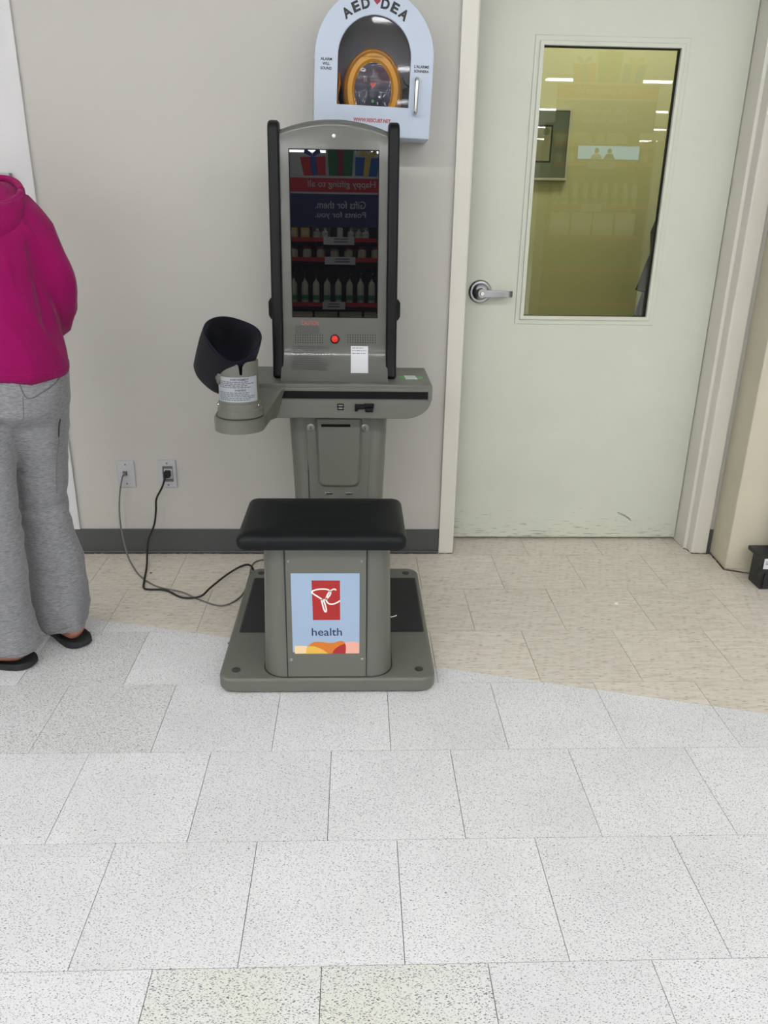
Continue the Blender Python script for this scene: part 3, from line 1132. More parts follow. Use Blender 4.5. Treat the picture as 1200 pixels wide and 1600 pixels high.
# access door: tapered panel, with a raised pocket on it
AD = prism('access_door', [(0.672, 0.372), (0.672 - 0.012, 0.665), (0.872, 0.665), (0.862, 0.372)], 'y', -0.3885, -0.383, 'kiosk', K, bev=0.001)
vs = []
for (yy, t) in ((-0.387, 0.0), (-0.403, 0.010)):
    R = rrect(0.690 + t, 0.425 + t, 0.846 - t, 0.662, (0.022, 0.022, 0, 0), 8)
    R = [(x + (0.768 - x) * 0.10 * (0.66 - z) / 0.24, z) for x, z in R]
    nn = len(R)
    vs += [(x, yy, z) for x, z in R]
fs = [tuple(range(nn)), tuple(range(nn, 2 * nn))] + [(k, (k + 1) % nn, nn + (k + 1) % nn, nn + k) for k in range(nn)]
pk = bevel(mk('pocket', vs, fs, 'kiosk', AD), 0.003, 3)
prism('slot', rrect(0.711, 0.6355, 0.806, 0.6445, 0.003), 'y', -0.4045, -0.400, 'void', AD)
for x in (0.676, 0.853):
    lk = lathe('lock', [(0.0125, 0.0), (0.0125, 0.003), (0.009, 0.004), (0.0085, 0.0075), (0.0, 0.0078)], (x, -0.3875, 0.629), (0, -1, 0), 'steel', K, n=28)
    box('keyway', (x - 0.001, -0.3957, 0.625), (x + 0.001, -0.395, 0.633), 'void', lk)
for x in (0.734, 0.801):
    box('clip', (x - 0.013, -0.394, 0.4005), (x + 0.013, -0.387, 0.4065), 'chrome', K, bev=0.0015)
box('seam', (0.6655, -0.3872, 0.37), (0.6672, -0.382, 0.665), 'kiosk_dark', K)

# counter
cz0_, cz1_ = 0.676, 0.785
Rr = [(0.470, cz1_), (0.470, cz0_)] + [(1.060 - 0.085 + 0.085 * cos(a) ** 1.0, cz0_ + 0.060 + 0.060 * sin(a)) for a in [-pi / 2 + i * (pi / 2) / 12 for i in range(13)]] + [(1.063, cz1_ - 0.004), (1.060, cz1_)]
CT = prism('counter', Rr, 'y', -0.452, -0.160, 'kiosk', K, bev=0.006, seg=3)
box('counter_lip', (0.585, -0.4570, 0.762), (1.0625, -0.448, 0.7745), 'kiosk', CT, bev=0.002)
box('shelf_gap', (0.590, -0.4572, 0.7405), (1.049, -0.449, 0.7640), 'void', CT)
box('lip_end', (1.049, -0.4570, 0.735), (1.0625, -0.449, 0.7635), 'kiosk', CT, bev=0.0015)
us = prism('usb_port', rrect(0.7650, 0.7035, 0.7850, 0.7235, 0.001, 2), 'y', -0.4545, -0.450, 'void', CT)
for z in (0.7075, 0.716):
    box('socket', (0.768, -0.4552, z), (0.782, -0.4540, z + 0.0045), 'steel', CT)
cr_ = box('card_reader', (0.8215, -0.4580, 0.707), (0.879, -0.450, 0.7225), 'black_plastic', K, bev=0.002)
box('jaw', (0.8200, -0.4640, 0.7010), (0.8290, -0.455, 0.7245), 'black_plastic', cr_, bev=0.002)
box('jaw', (0.8520, -0.4660, 0.7000), (0.8770, -0.455, 0.7120), 'black_plastic', cr_, bev=0.002)
box('jaw', (0.8480, -0.4640, 0.7140), (0.8800, -0.455, 0.7260), 'black_plastic', cr_, bev=0.002)
# green oval label with a blank white sticker on the counter
ol_ = [(1.000 + 0.042 * cos(a), -0.335 + 0.032 * sin(a)) for a in [2 * pi * k / 28 for k in range(28)]]
gm = prism('oval_label', ol_, 'z', cz1_ - 0.001, cz1_ + 0.0006, 'green_ink', K)
ol_ = [(1.000 + 0.034 * cos(a), -0.335 + 0.024 * sin(a)) for a in [2 * pi * k / 28 for k in range(28)]]
prism('oval_centre', ol_, 'z', cz1_, cz1_ + 0.0009, 'kiosk', gm)
prism('sticker', [(0.984, -0.365), (1.022, -0.365), (1.017, -0.308), (0.980, -0.308)], 'z', cz1_, cz1_ + 0.0013, 'sticker', gm)
for sgn in (-1, 1):
    ar = [(1.000 + sgn * (0.0395), -0.335), (1.000 + sgn * 0.022, -0.312), (1.0 + sgn * 0.022, -0.358)]
    prism('arrow', ar, 'z', cz1_, cz1_ + 0.0011, 'green_ink', gm)

# arm rest reaching forward on the left
top = [(0.470, -0.162), (0.470, -0.30), (0.432, -0.47)]
ctr = (0.477, -0.583)
rad = 0.074
for i in range(15):
    a = pi * 0.97 + i * (pi * 1.06) / 14
    top.append((ctr[0] + rad * cos(a), ctr[1] + rad * sin(a)))
top += [(0.590, -0.475), (0.610, -0.449), (0.610, -0.162)]


def arm_top(y):
    t = max(0.0, min(1.0, (-0.445 - y) / 0.13))
    return 0.785 - 0.066 * t


n = len(top)
vs = []
for (ins, low) in ((0.0, True), (0.0, False), (0.006, False)):
    for (x, y) in top:
        cx_, cy_ = 0.50, -0.42
        dx, dy = x - cx_, y - cy_
        l = sqrt(dx * dx + dy * dy)
        xx, yy = x - dx / l * ins, y - dy / l * ins
        if low and (x, y) == (0.590, -0.475):
            xx, yy = 0.557, -0.482
        if low and (x, y) == (0.610, -0.449):
            xx, yy = 0.575, -0.449
        vs.append((xx, yy, cz0_ + 0.0005 if low else arm_top(y) - (0.0 if ins else 0.005)))
fs = [tuple(range(n))]
for lv in range(2):
    for k in range(n):
        fs.append((lv * n + k, lv * n + (k + 1) % n, (lv + 1) * n + (k + 1) % n, (lv + 1) * n + k))
# top as a strip between left and right sides
top_i = list(range(2 * n, 3 * n))
a_, b_ = 0, n - 1
while b_ - a_ >= 3:
    fs.append((top_i[a_], top_i[a_ + 1], top_i[b_ - 1], top_i[b_]))
    a_ += 1
    b_ -= 1
if b_ - a_ == 2:
    fs.append((top_i[a_], top_i[a_ + 1], top_i[b_]))
elif b_ - a_ == 1:
    pass
autosmooth(mk('arm_rest', vs, fs, 'kiosk', K), 30)

# cuff holder: turntable ring, curved shell with a notch, warning label
HC = V((0.481, -0.590, 0))
holder = lathe('cuff_base', [(0.066, 0.714), (0.068, 0.722), (0.062, 0.728), (0.062, 0.762), (0.060, 0.764), (0.056, 0.764)], HC, (0, 0, 1), 'kiosk', K, n=48)
lathe('groove', [(0.0685, 0.7190), (0.0690, 0.7215), (0.0660, 0.7235)], HC, (0, 0, 1), 'kiosk_dark', holder, n=48)
lathe('lower_ring', [(0.0635, 0.7235), (0.0650, 0.7260), (0.0650, 0.7430), (0.0630, 0.7450)], HC, (0, 0, 1), 'kiosk', holder, n=48)
for a in (radians(196), radians(336)):
    d = V((cos(a), sin(a), 0))
    lathe('stud', [(0.0055, 0.0), (0.0055, 0.004), (0.003, 0.006)], HC + d * 0.061 + V((0, 0, 0.755)), d, 'chrome', holder, n=16)


def shell_geo(r0, r1, a0, a1, z0, zt, n=48, notch=None):
    """curved sheet; zt gives the height of its top edge at each angle"""
    vs, fs = [], []
    for i in range(n + 1):
        a = a0 + (a1 - a0) * i / n
        z1_ = zt(a)
        for (r, z) in ((r0, z0), (r0, z1_), (r1, z1_), (r1, z0)):
            vs.append(HC + V((cos(a) * r, sin(a) * r, z)))
    for i in range(n):
        for k in range(4):
            fs.append((i * 4 + k, i * 4 + (k + 1) % 4, i * 4 + 4 + (k + 1) % 4, i * 4 + 4 + k))
    fs += [(0, 1, 2, 3), tuple(n * 4 + k for k in range(4))]
    return vs, fs


NA = radians(286)          # direction of the notch


def shell_top(a):
    d = a - NA
    if abs(d) < 0.085:
        return 0.862 - 0.014
    edge = min(1.0, (abs(d) - 0.085) / 0.35)
    side = 0.884 - 0.018 * (1 - sqrt(max(0, 1 - (1 - edge) ** 2)))
    fall = max(0.0, (-d - 0.5)) * 0.030
    return side - fall


g_ = shell_geo(0.0530, 0.0585, radians(165), radians(372), 0.755, shell_top, n=90)
shell = autosmooth(mk('cuff_bracket', g_[0], g_[1], 'kiosk', K), 35)
g_ = shell_geo(0.0585, 0.0592, radians(205), radians(338), 0.770, lambda a: 0.842, n=40)
LB = autosmooth(mk('warning_label', g_[0], g_[1], 'label_silver', K), 35)
LR = 0.0595


def wrap(a0):
    return lambda a, b, z=0: None


def lw(angle_left, z_base, m_=1.0):
    def f(a, b):
        ang = angle_left + a / LR
        return HC + V((cos(ang) * LR, sin(ang) * LR, z_base + b))
    return f


text('AVERTISSEMENT', (0, 0, 0), (1, 0, 0), (0, 0, 1), 0.055, 0.0062, 'print', LB, warp=lw(radians(254), 0.8325), bold=0.02)
text('WARNING', (0, 0, 0), (1, 0, 0), (0, 0, 1), 0.033, 0.0062, 'print', LB, warp=lw(radians(266), 0.8020), bold=0.02)
dash_lines('small_print', (0, 0, 0), (1, 0, 0), (0, 0, 1), 0.120, 4, 0.0052, 0.0028, 'print_mid', LB, 3, warp=lw(radians(214), 0.8300))
dash_lines('small_print', (0, 0, 0), (1, 0, 0), (0, 0, 1), 0.120, 5, 0.0052, 0.0028, 'print_mid', LB, 4, warp=lw(radians(214), 0.7990))
pd = (V((-0.93, -0.36, 0))).normalized()
lathe('pivot', [(0.021, 0.0), (0.021, 0.004), (0.017, 0.007), (0.006, 0.008), (0.006, 0.0105)], HC + pd * 0.056 + V((0.0, 0, 0.835)), pd, 'kiosk', shell, n=32)

# the cuff itself: an open, slightly squashed tube of padded cloth
CN = V((0.32, -0.60, 0.73)).normalized()         # the way its mouth faces
CC = V((0.470, -0.600, 0.950))                     # centre of the mouth
cu_ = V((0, 0, 1)).cross(CN).normalized()         # to the right-ish
cu_ = cu_ if cu_.x > 0 else -cu_
cv_ = CN.cross(cu_)
cv_ = cv_ if cv_.z > 0 else -cv_


def mouth(a, r):
    """outline of the cuff, a bit angular as in use"""
    x = cos(a)
    y = sin(a)
    sq = 1 + 0.035 * cos(4 * a + 0.6) + 0.03 * cos(3 * a - 0.4)
    return cu_ * (x * r * sq) + cv_ * (y * r * sq * 1.0)


N = 72
vs, fs = [], []
prof = [(-0.174, 0.070), (-0.168, 0.077), (-0.152, 0.083), (-0.10, 0.084), (-0.05, 0.084), (-0.012, 0.082), (-0.003, 0.0805), (0.0, 0.0785), (-0.002, 0.0765), (-0.010, 0.0755), (-0.05, 0.073), (-0.09, 0.062), (-0.115, 0.040), (-0.125, 0.012)]
for (h, r) in prof:
    for k in range(N):
        a = 2 * pi * k / N
        p = CC + CN * (h + (0.010 * cos(a * 2 + 0.3) if h > -0.06 else 0)) + mouth(a, r)
        if r < 0.0755:
            p += mouth(a, 0.0035 * sin(6 * a))
        vs.append(p)
for i in range(len(prof) - 1):
    for k in range(N):
        fs.append((i * N + k, i * N + (k + 1) % N, (i + 1) * N + (k + 1) % N, (i + 1) * N + k))
fs += [tuple(range(N)), tuple((len(prof) - 1) * N + k for k in range(N))]
cuff = mk('arm_cuff', vs, fs, 'cuff', K, smooth=True)
rim = [CC + CN * (0.010 * cos(a * 2 + 0.3) - 0.001) + mouth(a, 0.0788) for a in [2 * pi * k / N for k in range(N + 1)]]
rv, rf = tube_geo(rim, 0.0022, 8)
mk('rim_piping', rv, rf, 'cuff_in', cuff, smooth=True)

# tower body and face
tx0, tx1 = 0.586, 0.924
zt_mid, zt_edge = 1.545, 1.512


def ztop(x):
    t = (x - (tx0 + tx1) / 2) / ((tx1 - tx0) / 2)
    return zt_mid - (zt_mid - zt_edge) * t * t


NX, NZ = 24, 48
vs, fs = [], []
zs_n = NZ + 1
for i in range(NX + 1):
    x = tx0 + (tx1 - tx0) * i / NX
    zt = ztop(x)
    for j in range(NZ + 1):
        t = j / NZ
        if t < 0.35:
            z = 0.7855 + (0.92 - 0.7855) * t / 0.35
            y = yf(z)
        elif t < 0.85:
            z = 0.92 + (zt - 0.020 - 0.92) * (t - 0.35) / 0.5
            y = yf(z)
        else:
            a = (t - 0.85) / 0.15 * pi / 2
            z = zt - 0.020 + 0.020 * sin(a)
            y = yf(zt - 0.02) + 0.020 * (1 - cos(a))
        vs.append((x, y, z))
base_i = len(vs)
for i in range(NX + 1):
    x = tx0 + (tx1 - tx0) * i / NX
    vs.append((x, -0.205, ztop(x) - 0.006))
    vs.append((x, -0.225, 0.7855))
for i in range(NX):
    for j in range(NZ):
        fs.append((i * zs_n + j, (i + 1) * zs_n + j, (i + 1) * zs_n + j + 1, i * zs_n + j + 1))
    fs.append((i * zs_n + NZ, (i + 1) * zs_n + NZ, base_i + 2 * (i + 1), base_i + 2 * i))
    fs.append((base_i + 2 * i, base_i + 2 * (i + 1), base_i + 2 * (i + 1) + 1, base_i + 2 * i + 1))
    fs.append((base_i + 2 * i + 1, base_i + 2 * (i + 1) + 1, (i + 1) * zs_n, i * zs_n))
fs.append(tuple(j for j in range(zs_n)) + (base_i, base_i + 1))
fs.append(tuple(NX * zs_n + j for j in range(zs_n)) + (base_i + 2 * NX, base_i + 2 * NX + 1))
TW = autosmooth(mk('screen_tower', vs, fs, 'kiosk_panel', K), 50)


def on_face(x, z, lift):
    return V((x, yf(z) - lift, z))


def slab(name, x0, x1, z0, z1, lift, m, parent, back=0.004, tl=0.0):
    """thin slab lying on the leaning face"""
    P = [on_face(x, z, lift) for (x, z) in ((x0 + 0.002, z0), (x1 - 0.0005, z0), (x1 - tl, z1), (x0 + tl, z1))]
    P += [p + V((0, lift + back, 0)) for p in P]
    return mk(name, P, [(0, 1, 2, 3), (4, 7, 6, 5), (0, 4, 5, 1), (1, 5, 6, 2), (2, 6, 7, 3), (3, 7, 4, 0)], m, parent)


slab('screen_edge', 0.6185, 0.8925, 0.9715, 1.4620, 0.0006, 'void', K)
slab('screen', 0.6215, 0.8895, 0.9745, 1.4585, 0.0011, 'screen', K)
fn = V((0, -1, DK)).normalized()
lathe('camera', [(0.0055, 0.0), (0.0055, 0.0012), (0.004, 0.0028), (0, 0.0032)], on_face(0.755, 1.4985, 0.0), fn, 'white_ink', K, n=20)
bt = lathe('call_button', [(0.0145, 0.0), (0.0145, 0.004), (0.0125, 0.005), (0.0115, 0.0045)], on_face(0.7555, 0.906, 0.0), fn, 'black_plastic', K, n=32)
lathe('button_top', [(0.0112, 0.003), (0.0112, 0.0075), (0.009, 0.0095), (0.0, 0.0105)], on_face(0.7555, 0.906, 0.0), fn, 'red_button', bt, n=32)
for (a, b) in ((0.630, 0.716), (0.797, 0.885)):
    gs = []
    for r in range(4):
        for c in range(12):
            x = a + (b - a) * c / 11
            z = 0.894 + 0.023 * r / 3 + (0.002 if a > 0.7 else 0.0)
            p = on_face(x, z, 0.0004)
            h = 0.0014
            gs.append(box_geo((p.x - h, p.y, p.z - h), (p.x + h, p.y + 0.003, p.z + h)))
    gv, gf = merge_geo(gs)
    so = mk('speaker_holes', gv, gf, 'void', K, recalc=False)
    so['kind'] = 'stuff'


def face_warp(x0, z0, lift=0.0006):
    return lambda a, b: on_face(x0 + a, z0 + b, lift)


text('CAUTION', (0, 0, 0), (1, 0, 0), (0, 0, 1), 0.054, 0.0125, 'print_red', TW, warp=face_warp(0.650, 0.9485), bold=0.0)
dash_lines('small_print', (0, 0, 0), (1, 0, 0), (0, 0, 1), 0.085, 5, 0.0052, 0.0030, 'print_grey', TW, 11, warp=face_warp(0.630, 0.9455))
# clear label with fine print, and the white notice sheet
st = [on_face(x, z, 0.0007) for z in [0.812 + 0.074 * k / 10 for k in range(11)] for x in (0.617, 0.741)]
dash_lines('small_print', (0, 0, 0), (1, 0, 0), (0, 0, 1), 0.112, 12, 0.0058, 0.0019, 'print_grey', TW, 12, warp=face_warp(0.622, 0.882))
mk('clear_label', st, [(2 * k, 2 * k + 1, 2 * k + 3, 2 * k + 2) for k in range(10)], 'film', TW, smooth=True, recalc=False)
st = [on_face(x, z, 0.0009) for z in [0.8075 + 0.077 * k / 10 for k in range(11)] for x in (0.8065, 0.862)]
SH = mk('notice_sheet', st, [(2 * k, 2 * k + 1, 2 * k + 3, 2 * k + 2) for k in range(10)], 'sticker', TW, smooth=True, recalc=False)
for (zz, s_) in ((0.8795, 1), (0.8715, 2), (0.8630, 3)):
    dash_lines('small_print', (0, 0, 0), (1, 0, 0), (0, 0, 1), 0.045, 1, 0.005, 0.0020, 'print_mid', TW, 20 + s_, warp=face_warp(0.811, zz, 0.0012))

# side rails
for side_, (a, b) in enumerate(((0.558, 0.592), (0.9185, 0.9525))):
    pts = []
    zs = [0.7865, 0.80, 0.85, 0.92, 1.1, 1.3, 1.505]
    for z in zs:
        yy = -0.325 + (z - 0.97) * DK
        pts.append((yy - 0.024 - (0.010 if z < 0.83 else 0), z))
    yt = -0.325 + (1.52 - 0.97) * DK
    for k in range(7):
        an = pi - k * pi / 2 / 6
        pts.append((yt + 0.008 + 0.032 * cos(an), 1.513 + 0.026 * sin(an)))
    pts += [(yt + 0.045, 1.539), (yt + 0.050, 1.505), (-0.300, 0.7865)]
    rail = prism('side_rail', pts, 'x', a, b, 'black_plastic', K, bev=0.009, seg=3)
    s = -1 if side_ == 0 else 1
    xo = a if s < 0 else b
    vs = []
    for (dx, hz, hy) in ((0.0, 0.034, 0.016), (0.006, 0.032, 0.015), (0.013, 0.021, 0.012)):
        for (py, pz) in ((-1, -1), (1, -1), (1, 1), (-1, 1)):
            vs.append((xo + s * (dx - 0.002), -0.315 + py * hy, 0.998 + pz * hz))
    fs = [(0, 1, 2, 3), (8, 9, 10, 11)] + [(l * 4 + k, l * 4 + (k + 1) % 4, l * 4 + 4 + (k + 1) % 4, l * 4 + 4 + k) for l in range(2) for k in range(4)]
    bevel(mk('hinge_knob', vs, fs, 'black_plastic', K), 0.003, 2)

# ================================================================== AED CABINET
A = root('aed_cabinet', 'white arched wall cabinet with a yellow defibrillator behind its window', 'wall cabinet', (0.877, WY - 0.0006, 1.70))
A.rotation_euler = (0, radians(1.9), 0)
AX, AZ, AR = 0.877, 1.7325, 0.1835
AF, AB = -0.122, WY - 0.001
ABOT = 1.512


def arch(r, zb, n=28, half=None, cz=AZ):
    half = half or r
    return [(AX - half, zb), (AX + half, zb)] + [(AX + half * cos(a), cz + r * sin(a)) for a in [pi * k / n for k in range(n + 1)]]


# box: side wall, back
out, inn = arch(AR, ABOT), arch(AR - 0.006, ABOT + 0.006)
n = len(out)
vs = [(x, AB, z) for x, z in out] + [(x, AF + 0.012, z) for x, z in out] + [(x, AF + 0.012, z) for x, z in inn] + [(x, AB - 0.006, z) for x, z in inn]
fs = [tuple(range(n)), tuple(range(3 * n, 4 * n))]
for l in range(3):
    for k in range(n):
        fs.append((l * n + k, l * n + (k + 1) % n, (l + 1) * n + (k + 1) % n, (l + 1) * n + k))
cab = autosmooth(mk('cabinet_body', vs, fs, 'aed_white', A), 35)
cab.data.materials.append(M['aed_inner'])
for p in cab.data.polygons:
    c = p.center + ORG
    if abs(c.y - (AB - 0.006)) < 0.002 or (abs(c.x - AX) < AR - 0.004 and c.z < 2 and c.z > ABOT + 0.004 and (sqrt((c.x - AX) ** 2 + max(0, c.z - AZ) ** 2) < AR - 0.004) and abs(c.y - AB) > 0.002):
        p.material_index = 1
# door with arched opening
ir = 0.1125
win = arch(ir, 1.5985)
vs = []
for y in (AF, AF + 0.0115):
    vs += [(x, y, z) for x, z in out] + [(x, y, z) for x, z in win]
fs = []
for k in range(n):
    q = (k + 1) % n
    fs += [(k, q, n + q, n + k), (2 * n + k, 3 * n + k, 3 * n + q, 2 * n + q), (k, 2 * n + k, 2 * n + q, q), (n + k, n + q, 3 * n + q, 3 * n + k)]
AD_ = bevel(mk('cabinet_door', vs, fs, 'aed_white', A), 0.002, 2)
win2 = arch(ir + 0.004, 1.5945)
prism('window_pane', win2, 'y', AF + 0.0125, AF + 0.0150, 'acrylic', A)
hv = []
tube('hinge', [(AX - AR - 0.001, AF + 0.006, ABOT + 0.01), (AX - AR - 0.001, AF + 0.006, 1.72)], 0.0028, 'steel', A, n=8, sub=0)
hl = tube('handle', [(1.011, AF + 0.001, 1.676), (1.011, AF - 0.022, 1.676), (1.011, AF - 0.026, 1.66), (1.011, AF - 0.026, 1.60), (1.011, AF - 0.022, 1.584), (1.011, AF + 0.001, 1.584)], 0.0064, 'chrome', A, n=12, sub=4)


def arc_text(s, r, a_mid, h, spacing, m, parent, widths):
    tot = sum(widths) + spacing * (len(s) - 1)
    pos = -tot / 2
    for ch, wd in zip(s, widths):
        if ch != ' ':
            mid = pos + wd / 2
            ang = a_mid - mid / r
            ux = V((sin(ang), 0, -cos(ang)))
            uz = V((cos(ang), 0, sin(ang)))
            c = V((AX, AF, AZ)) + uz * r
            text(ch, c - ux * (wd / 2), ux, uz, wd, h, m, parent, bold=0.045, thick=0.0005)
        pos += wd + spacing


arc_text('AED DEA', 0.1300, pi / 2 + 0.02, 0.0290, 0.0035, 'print', AD_, [0.0275, 0.0225, 0.0255, 0.022, 0.0255, 0.0225, 0.0275])
hp = []
for k in range(32):
    t = 2 * pi * k / 32
    hp.append((16 * sin(t) ** 3, 13 * cos(t) - 5 * cos(2 * t) - 2 * cos(3 * t) - cos(4 * t)))
mk('heart', [(AX + 0.002 + x * 0.00062, AF - 0.0005, AZ + 0.1480 + z * 0.00062) for x, z in hp], [tuple(range(32))], 'print_crimson', AD_, recalc=False)
for i, s in enumerate(('ALARM', 'WILL', 'SOUND')):
    text(s, (AX - 0.148, AF, 1.7160 - i * 0.0125), (1, 0, 0), (0, 0, 1), 0.035 if s != 'WILL' else 0.023, 0.0080, 'print', AD_, center=True, bold=0.03)
for i, s in enumerate(('L’ALARME', 'SONNERA')):
    text(s, (AX + 0.147, AF, 1.7100 - i * 0.0125), (1, 0, 0), (0, 0, 1), 0.046, 0.0080, 'print', AD_, center=True, bold=0.03)
text('WWW.RESCUE7.NET', (AX, AF, 1.5520), (1, 0, 0), (0, 0, 1), 0.118, 0.0110, 'logo_red', AD_, center=True, bold=0.03)

# the defibrillator inside
ORG_A = V(ORG)
DX, DZ, DYY = 0.8705, 1.647, -0.035


def oval(rx, rz, n=56, cx=DX, cz=DZ):
    return [(cx + rx * cos(2 * pi * k / n), cz + rz * sin(2 * pi * k / n)) for k in range(n)]


def oval_lathe(name, prof, m, parent, cx=DX, cz=DZ, n=64):
    vs, fs = [], []
    for (rx, rz, y) in prof:
        vs += [(x, y, z) for x, z in oval(rx, rz, n, cx, cz)]
    for i in range(len(prof) - 1):
        for k in range(n):
            fs.append((i * n + k, i * n + (k + 1) % n, (i + 1) * n + (k + 1) % n, (i + 1) * n + k))
    fs += [tuple(range(n)), tuple((len(prof) - 1) * n + k for k in range(n))]
    return autosmooth(mk(name, vs, fs, m, parent), 40)


dfb = root('defibrillator', 'yellow oval defibrillator with navy face inside the white arched cabinet', 'defibrillator', (DX, DYY, DZ - 0.12))
dfb.rotation_euler = (0, radians(1.9), 0)
oval_lathe('shell', [(0.088, 0.115, AB - 0.012), (0.096, 0.122, DYY - 0.0), (0.096, 0.122, DYY - 0.018), (0.090, 0.116, DYY - 0.028)], 'aed_orange', dfb)
oval_lathe('ring', [(0.090, 0.113, DYY - 0.020), (0.088, 0.111, DYY - 0.034), (0.080, 0.103, DYY - 0.046), (0.066, 0.088, DYY - 0.048), (0.060, 0.080, DYY - 0.040)], 'aed_yellow', dfb)
nf = oval_lathe('face_plate', [(0.060, 0.080, DYY - 0.030), (0.059, 0.079, DYY - 0.0415), (0.057, 0.077, DYY - 0.0425)], 'aed_navy', dfb)
FY = DYY - 0.0432
mk('heart', [(DX + x * 0.00055, FY, DZ + 0.016 + z * 0.00055) for x, z in hp], [tuple(range(32))], 'aed_heart', nf, recalc=False)
# little figures printed on the face
for (fx_, fz_, s) in ((-0.028, 0.033, 1.0), (-0.022, 0.031, 0.85), (-0.020, -0.010, 1.0), (0.026, -0.012, 1.2), (0.0, 0.052, 1.0)):
    lathe('icon', [(0.0026 * s, 0), (0.0026 * s, 0.0003)], (DX + fx_, FY + 0.0003, DZ + fz_ + 0.006 * s), (0, -1, 0), 'print_mid', nf, n=12)
    mk('icon', [(DX + fx_ - 0.003 * s, FY, DZ + fz_ + 0.003 * s), (DX + fx_ + 0.003 * s, FY, DZ + fz_ + 0.003 * s), (DX + fx_ + 0.002 * s, FY, DZ + fz_ - 0.010 * s), (DX + fx_ - 0.002 * s, FY, DZ + fz_ - 0.010 * s)],
       [(0, 1, 2, 3)], 'print_mid', nf, recalc=False)
lathe('status_button', [(0.0045, 0), (0.0045, 0.002), (0, 0.003)], (DX + 0.001, FY, DZ - 0.030), (0, -1, 0), 'green_ink', nf, n=20)
# wrinkled clear cover over the face, which catches the lights
nw = 40
vs, fs = [], []
for i in range(nw + 1):
    for j in range(nw + 1):
        u_ = -1 + 2 * i / nw
        v_ = -1 + 2 * j / nw
        x = u_ * sqrt(1 - v_ * v_ / 2) * 0.060
        z = v_ * sqrt(1 - u_ * u_ / 2) * 0.081
        dd = 0.0040 * noise.noise(V((x * 26 + 3.3, z * 26 + 1.2, 0.5)))
        vs.append((DX + x, FY - 0.006 + dd, DZ + z))
for i in range(nw):
    for j in range(nw):
        fs.append((i * (nw + 1) + j, (i + 1) * (nw + 1) + j, (i + 1) * (nw + 1) + j + 1, i * (nw + 1) + j + 1))
mk('clear_cover', vs, fs, 'wrinkled', dfb, smooth=True)
text('SEMI AUTOMATIC', (DX - 0.036, DYY - 0.050, DZ + 0.0905), (1, 0, 0), (0, 0, 1), 0.066, 0.0045, 'print_grey', dfb, name='lettering')
ORG = V((0.80, -0.02, 1.60))
pouch = root('accessory_pouch', 'dark pouch with amber strap at the left inside the arched cabinet', 'pouch', (0.80, 0.0, 1.60))
prism('pouch_body', rrect(0.752, 1.535, 0.7735, 1.690, 0.006, 4), 'y', -0.030, 0.018, 'coat', pouch, bev=0.006)
tube('strap', [(0.764, -0.036, 1.700), (0.768, -0.040, 1.670), (0.760, -0.040, 1.630), (0.768, -0.038, 1.600)], 0.005, 'aed_orange', pouch, n=8)
pouch2 = root('accessory_pouch', 'dark case with black cable at the right inside the arched cabinet', 'pouch', (0.985, 0.0, 1.60))
prism('pouch_body', rrect(0.9690, 1.535, 1.008, 1.665, 0.008, 4), 'y', -0.030, 0.018, 'coat', pouch2, bev=0.006)
tube('cable', [(0.970, -0.036, 1.690), (0.976, -0.042, 1.676), (0.985, -0.042, 1.668), (1.000, -0.036, 1.660)], 0.0025, 'cord_black', pouch2, n=8)

# ================================================================== WALL OUTLETS AND CORDS
def plate_geo(x0, x1, z0, z1):
    return (x0, WY - 0.006, z0), (x1, WY + 0.001, z1)


O1 = root('network_socket', 'white wall plate with a grey network cord, left of the two', 'wall socket', (-0.060, WY, 0.276))
a, b = plate_geo(-0.094, -0.027, 0.276, 0.386)
box('cover_plate', a, b, 'outlet', O1, bev=0.003)
box('jack', (-0.073, WY - 0.0085, 0.325), (-0.056, WY - 0.005, 0.343), 'outlet_in', O1, bev=0.001)
box('plug', (-0.0705, WY - 0.018, 0.3265), (-0.0600, WY - 0.007, 0.3385), 'steel', O1, bev=0.001)
for z in (0.292, 0.369):
    lathe('screw', [(0.003, 0), (0.003, 0.001), (0.0, 0.0015)], (-0.0605, WY - 0.006, z), (0, -1, 0), 'outlet_in', O1, n=12)
O2 = root('power_outlet', 'white recessed outlet plate with a black power plug, right of the two', 'wall socket', (0.098, WY, 0.277))
a, b = plate_geo(0.064, 0.131, 0.277, 0.388)
vs = []
ring('cover_plate', 0.078, 0.121, 0.299, 0.365, 0.0, WY - 0.006, WY, 'outlet', O2) if False else None
x0, x1, z0, z1 = 0.0645, 0.131, 0.277, 0.388
hx0, hx1, hz0, hz1 = 0.0795, 0.1185, 0.300, 0.363
vs = []
for y in (WY - 0.006, WY + 0.0005):
    vs += [(x0, y, z0), (x1, y, z0), (x1, y, z1), (x0, y, z1), (hx0, y, hz0), (hx1, y, hz0), (hx1, y, hz1), (hx0, y, hz1)]
fs = []
for k in range(4):
    q = (k + 1) % 4
    fs += [(k, q, 4 + q, 4 + k), (8 + k, 12 + k, 12 + q, 8 + q), (k, 8 + k, 8 + q, q), (4 + k, 4 + q, 12 + q, 12 + k)]
bevel(mk('cover_plate', vs, fs, 'outlet', O2), 0.0015, 2)
box('recess', (hx0, WY - 0.0012, hz0), (hx1, WY + 0.0004, hz1), 'outlet_in', O2)
box('receptacle', (0.084, WY - 0.003, 0.312), (0.116, WY - 0.001, 0.352), 'outlet', O2, bev=0.001)
box('plug', (0.087, WY - 0.030, 0.322), (0.110, WY - 0.002, 0.347), 'cord_black', O2, bev=0.004)
for z in (0.288, 0.375):
    lathe('screw', [(0.0035, 0), (0.0035, 0.001), (0.0, 0.0015)], (0.098, WY - 0.006, z), (0, -1, 0), 'outlet_in', O2, n=12)

